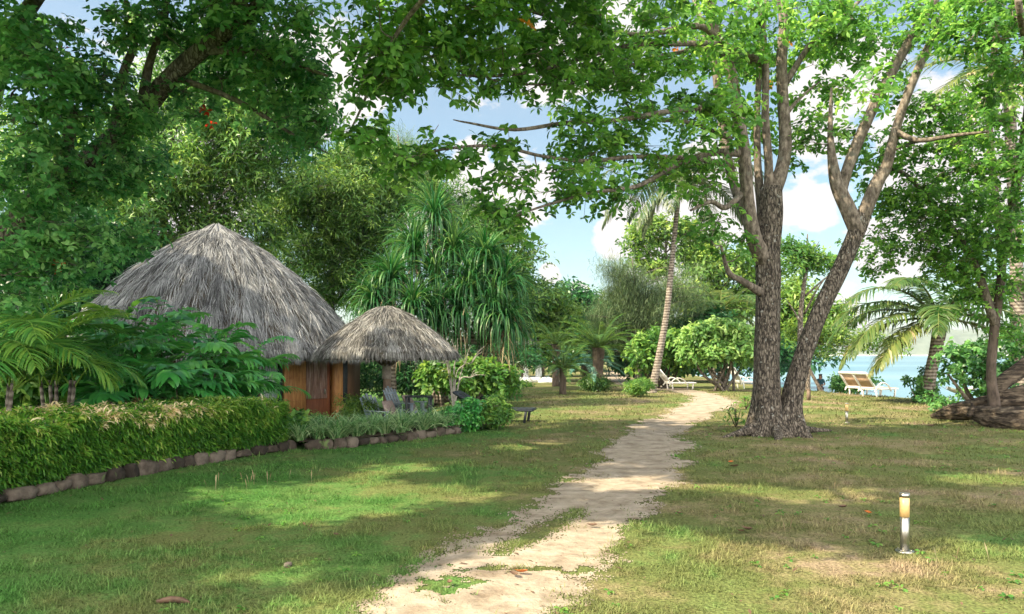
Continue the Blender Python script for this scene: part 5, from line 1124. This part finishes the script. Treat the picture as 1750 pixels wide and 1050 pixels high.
# ------------------------------------------------------------------ bollard lamps
def bollard(label, p, h, lamp=True, rz=0):
    t = thing('bollard_lamp' if lamp else 'wooden_post', label, 'garden lamp' if lamp else 'post', p, 'steel bollard lamps in the lawn' if lamp else None); r = .034*h/.48*1.08
    if lamp:
        m = MB(); tube(m, [p, p+[0,0,h*.60]], [r*.92,r*.92], 24, 2); m.build('post', M_STEEL, t, smooth=False)
        m = MB(); tube(m, [p+[0,0,h*.60], p+[0,0,h*.93]], [r,r], 24, 2); m.build('diffuser', M_DIFF, t, smooth=False)
        m = MB(); tube(m, [p+[0,0,h*.93], p+[0,0,h]], [r*1.03,r*1.03], 24, 1); m.build('cap', M_STEEL, t)
        m = MB(); tube(m, [p+[0,0,-.01], p+[0,0,.014]], [r*1.9,r*1.9], 24, 1)
        for k in range(4): a = k*1.57+.6; tube(m, [p+[r*1.5*math.cos(a), r*1.5*math.sin(a), .014], p+[r*1.5*math.cos(a), r*1.5*math.sin(a), .024]], [.006,.006], 6, 1)
        m.build('base_plate', M_STEEL, t)
    else:
        m = MB(); tube(m, [p-[0,0,.02], p+[0,0,h]], [.07,.065], 10, 2, .06); m.build('post', M_POLE, t)
        m = MB(); tube(m, [p+[0,0,h], p+[0,0,h+.03]], [.075,.07], 10, 1); m.build('cap', M_POLE, t)
bollard('steel bollard lamp with amber diffuser close to the camera', ground(1546,945), .475)
bollard('small steel bollard lamp farther back in front of the white loungers', ground(1447,722), .47)
bollard('short wooden post at the seaward edge of the lawn', ground(1382,684), .36, False)

# ------------------------------------------------------------------ white loungers, hammock
lounger('white plastic lounger with raised back, left of the pair facing the bay', gp(wx(1476,30.0),30.0,.0), R(115), M_WHITE, M_SLING, 'white sun loungers', arms=True, backang=50)
lounger('white plastic lounger with raised back, right of the pair facing the bay', gp(wx(1500,28.6),28.6,.0), R(115), M_WHITE, M_SLING, 'white sun loungers', arms=True, backang=50)
lounger('white lounger at the foot of the dark thicket left of the pale shrub', gp(wx(1160,34.5),34.5), R(100), M_WHITE, M_WHITE, 'white sun loungers', arms=True, backang=50)
lounger('white lounger half hidden by stems right of the pale shrub', gp(wx(1280,35.5),35.5), R(100), M_WHITE, M_WHITE, 'white sun loungers', arms=True, backang=60)
hm = thing('hammock', 'pale hammock slung over the sand between the vine-clad palm and the log', 'hammock', gp(wx(1640,24),24)); m = MB()
A_, B_ = W(1600,655,25), W(1695,645,23.5); K = 16; t_ = np.linspace(0,1,K); S = A_*(1-t_)[:,None]+B_*t_[:,None]; S[:,2] -= .42*np.sin(t_*math.pi)**1.0; S = S[3:-3]
wd = .33*np.sin(np.linspace(.25,.75,len(S))*math.pi); v = []
for k in range(len(S)):
    for j in range(7): a = (j-3)/3; v.append(S[k]+[wd[k]*a*.4, wd[k]*a, .12*a*a+.01*math.sin(j*3+k)])
i = (np.arange(len(S)-1)[:, None]*7+np.arange(6)[None]).ravel(); m.add(np.array(v), np.stack([i,i+1,i+8,i+7],-1)); m.build('cloth', M_CLOTH, hm, smooth=True)
m = MB(); tube(m, [A_, S[0]], [.008,.008], 5, 2); tube(m, [S[-1], B_], [.008,.008], 5, 2); m.build('rope', M_ROPE, hm)

# ------------------------------------------------------------------ little pavilion with white curtains
pv = gp(wx(908,44),44); pav = thing('pavilion', 'small dark pavilion with white curtain and white steps beyond the lawn', 'pavilion', pv)
m = MB()
for x in (-1.6,-.5,.7): 
    for y in (0,2.4): box(m, pv+[x,y,1.1], (.14,.14,2.2), bev=.01)
m.build('post', M_DKW, pav)
m = MB(); tube(m, [pv+[-.45,1.2,2.15], pv+[-.45,1.2,2.8], pv+[-.45,1.2,3.4]], [2.4,1.4,.1], 24, 3); m.build('roof', M_THATCHB, pav, smooth=True)
m = MB(); box(m, pv+[-.4,1.1,.14], (3.0,3.2,.28), bev=.01); m.build('floor', M_CLOTH, pav)
m = MB(); box(m, pv+[.9,-.75,.19], (1.1,.35,.14), bev=.01); box(m, pv+[1.0,-1.05,.07], (1.3,.4,.14), bev=.01); m.build('steps', M_CLOTH, pav)
for x in (.42, -.35, -1.3):
    m = MB(); n = 13; u = np.linspace(0, 1, n); zc = np.linspace(.3, 2.15, 6); v = np.array([[pv[0]+x+(q-.5)*(.42 if z_ > .6 else .34)*(.5+abs(z_-1.0)*.5+.2), pv[1]-.05+.05*math.sin(q*18), pv[2]+z_] for z_ in zc for q in u])
    i = (np.arange(5)[:, None]*n+np.arange(n-1)[None]).ravel(); m.add(v, np.stack([i,i+1,i+1+n,i+n],-1)); m.build('curtain', M_CLOTH, pav, smooth=True)

# ------------------------------------------------------------------ person by the leaning tree
def person():
    Yq = 44.0; x0 = wx(1402, Yq)    # stands on the beach, feet below the crest of the lawn
    z0 = float(gz(x0, Yq))-.03; k = 1.0
    top = W(1402,640,Yq)[2]; Hh = top-z0
    root = thing('person', 'person in teal shirt and dark trousers leaning by the thin tree at the water', 'person', (x0, Yq, z0), None, True, R(-35))
    s = Hh/1.72
    def skin(name, V, E, Rd, mat, sub=1):
        me = bpy.data.meshes.new(name); me.from_pydata([tuple(np.array(q)*s) for q in V], E, []); me.materials.append(mat)
        o = bpy.data.objects.new(name, me); C.objects.link(o); o.parent = root
        a = o.modifiers.new('s', 'SKIN')
        for i, r_ in enumerate(Rd):
            rr2 = (r_, r_) if np.ndim(r_) == 0 else r_; me.skin_vertices[0].data[i].radius = (rr2[0]*s, rr2[1]*s)
        me.skin_vertices[0].data[0].use_root = True
        a.use_smooth_shade = True; b_ = o.modifiers.new('u', 'SUBSURF'); b_.levels = sub; b_.render_levels = sub+1; return o
    V = [(0,0,.92),(0,.01,1.10),(0,.03,1.30),(0,.02,1.43),(0,.0,1.50),(0,-.02,1.58),(0,-.02,1.67),
         (-.17,.02,1.38),(-.23,.06,1.12),(-.12,-.16,1.06),(-.05,-.22,1.08),(.17,.02,1.38),(.24,.04,1.12),(.14,-.18,1.08),(.07,-.24,1.12),
         (-.09,0,.88),(-.10,-.03,.48),(-.10,.02,.08),(-.10,-.12,.03),(.09,0,.88),(.12,-.06,.48),(.13,.0,.08),(.14,-.14,.03)]
    E = [(0,1),(1,2),(2,3),(3,4),(4,5),(5,6),(3,7),(7,8),(8,9),(9,10),(3,11),(11,12),(12,13),(13,14),(0,15),(15,16),(16,17),(17,18),(0,19),(19,20),(20,21),(21,22)]
    Rd = [(.14,.10),(.13,.09),(.15,.10),(.09,.08),.056,(.09,.105),(.085,.10),.058,.042,.034,.03,.058,.042,.034,.03,.09,.06,.04,.035,.09,.06,.04,.035]
    skin('body', V, E, Rd, M_SKIN)
    skin('shirt', [V[0]]+V[1:4]+[V[7],(-.21,.05,1.2),V[11],(.215,.03,1.2)], [(0,1),(1,2),(2,3),(3,4),(4,5),(3,6),(6,7)], [(.165,.125),(.155,.115),(.175,.125),(.10,.09),.075,.065,.075,.065], M_TEAL)
    skin('trousers', [(0,0,.95),V[15],V[16],(-.10,.02,.12),V[19],V[20],(.13,0,.12)], [(0,1),(1,2),(2,3),(0,4),(4,5),(5,6)], [(.165,.125),.11,.08,.06,.11,.08,.06], M_NAVY)
    skin('hair', [(0,.02,1.62),(0,.0,1.70),(0,.04,1.57)], [(0,1),(0,2)], [(.097,.10),(.075,.08),(.08,.06)], M_HAIR)
    for sx, fy in ((-.10, -.07), (.135, -.08)):
        m = MB(); box(m, np.array([sx, fy, .04])*s, (.09*s, .25*s, .08*s), bev=.03); o = m.build('shoe', M_HAIR); o.parent = root
    # face: nose and brow
    m = MB(); box(m, np.array([0,-.115,1.61])*s, (.022*s,.03*s,.04*s), bev=.006); o = m.build('nose', M_SKIN); o.parent = root
person()

# ------------------------------------------------------------------ litter
def leaf_litter(px, py, size, mat, label, name='fallen_leaf', curl=.5):
    p = ground(px, py); m = MB(); n = 9; u = np.linspace(-1, 1, n); rz = rng.random()*6.28; U, V = np.meshgrid(u, np.linspace(-1,1,5)); wd_ = np.sqrt(np.clip(1-U**2, 0.02, 1))*(.8+.2*U)
    z = curl*size*(.35*U**2+.5*(V*wd_)**2)+.02+.004; P = np.stack([U*size/2, V*wd_*size*.3, z], -1).reshape(-1, 3)
    c_ = rng.normal()*.2; P = P @ np.array([[1,0,0],[0,math.cos(c_),-math.sin(c_)],[0,math.sin(c_),math.cos(c_)]]).T
    i = (np.arange(4)[:, None]*n+np.arange(n-1)[None]).ravel(); m.add(local(P, rz)+p, np.stack([i,i+1,i+1+n,i+n],-1)); m.build(name, mat, smooth=True); return tag(bpy.data.objects[-1] if False else C.objects[-1], label, 'leaf', 'fallen leaves on the lawn and path')
for px_, py_, s_, mt, tx in ((890,984,.10,M_LITO,'curled orange leaf on the sand near the bottom of the photo'),(880,988,.09,M_LITB,'brown leaf beside the curled orange leaf on the sand'),(1277,913,.12,M_LITB,'dark brown leaf on the lawn left of the near lamp'),
  (1265,916,.08,M_LITB,'small dark leaf touching the dark brown leaf left of the lamp'),(1484,882,.10,M_LITO,'orange-brown leaf on the lawn just left of the amber lamp head'),(1440,872,.12,M_LITB,'brown leaf in the shade left of the amber lamp head'),
  (1254,800,.15,M_LITB,'dead leaf on the lawn below the main tree'),(1248,793,.1,M_LITO,'pale leaf above the dead leaf below the main tree'),(1012,902,.1,M_LITB,'dark leaf on the strip of turf between the two tracks'),(575,920,.07,M_LITB,'tiny leaf alone in the left lawn'),
  (770,1002,.08,M_LITB,'brown leaf in the scruffy near turf left of the path'),(1320,745,.16,M_LITO,'pale leaf at the foot of the main trunk'),(1590,730,.16,M_LITB,'dark leaf on the lawn left of the fallen log'),(1160,884,.07,M_LITB,'tiny dark leaf at the right bank of the path')):
    leaf_litter(px_, py_, s_, mt, tx)
stone(ground(492,968)+[0,0,.012], (.06,.05,.035), .4, 'small pale stone lying alone on the left lawn', None).name = 'pebble'
p_ = ground(297,1031); m = MB(); tube(m, [p_+[-.11,0,.02], p_+[-.03,.01,.03], p_+[.05,0,.028], p_+[.11,-.01,.015]], [.012,.022,.02,.008], 10, 4, .25); tag(m.build('bark_piece', M_LITB, smooth=True), 'flat brown piece of bark lying in the grass at the bottom left', 'bark')
# ------------------------------------------------------------------ crumbs of leaf, twig and bark strewn over sand and turf
m = MB(); n = 4200; y = np.sqrt(16+rng.random(n)*(20**2-16)); x = (rng.random(n)*1.4-.7)*y; pm = path_mask(x, y); edge = np.interp(y, np.concatenate([BEDA[:,1], BEDB[:,1]]), np.concatenate([BEDA[:,0], BEDB[:,0]]))
k = (x > edge+.1) & ((pm > -.3) | (rng.random(n) < .45)); x, y, pm = x[k], y[k], pm[k]; n = len(x)
ribbons(m, np.stack([x, y, gz(x, y)+.012+.02*(pm < 0)], -1), rng.random(n)*6.28, rng.normal(size=n)*.15, .015+.065*rng.random(n)**2, .006+.022*rng.random(n)**2, droop=.5, seg=2, prof=np.array([.4,1,.2]), var=rng.random(n)); tag(m.build('leaf_crumbs', M_LITB), 'brown crumbs of leaf and twig strewn over path and turf', 'leaf litter', kind='stuff')
m = MB(); n = 1500; y = np.sqrt(16+rng.random(n)*(18**2-16)); x = (rng.random(n)*1.4-.7)*y; pm = path_mask(x, y); edge = np.interp(y, np.concatenate([BEDA[:,1], BEDB[:,1]]), np.concatenate([BEDA[:,0], BEDB[:,0]]))
k = (x > edge+.15) & (pm < -.03) & (fbm(x*.9+4, y*.9, 3) > -.02); x, y = x[k], y[k]; n = len(x)
scatter(m, ROS[0], np.stack([x, y, gz(x, y)+.012], -1), np.array([[0,0,1.]])+rng.normal(size=(n, 3))*.12, .12+.16*rng.random(n), .35+.3*rng.random(n)); tag(m.build('weeds', M_MID), 'small flat broad-leafed weeds growing in the turf', 'weeds', kind='stuff')
# ------------------------------------------------------------------ air
hz = MB(); v0 = (2000, 2300, 59); box(hz, v0, (26000, 26000, 142)); ho = hz.build('haze', bpy.data.materials.new('air')); tag(ho, kind='stuff')
am = ho.data.materials[0]; am.use_nodes = True; N = am.node_tree.nodes; N.clear(); pv_ = N.new('ShaderNodeVolumePrincipled'); pv_.inputs['Color'].default_value = (.90, .95, 1, 1); pv_.inputs['Density'].default_value = .00015; pv_.inputs['Anisotropy'].default_value = .3
oo = N.new('ShaderNodeOutputMaterial'); am.node_tree.links.new(pv_.outputs[0], oo.inputs['Volume'])
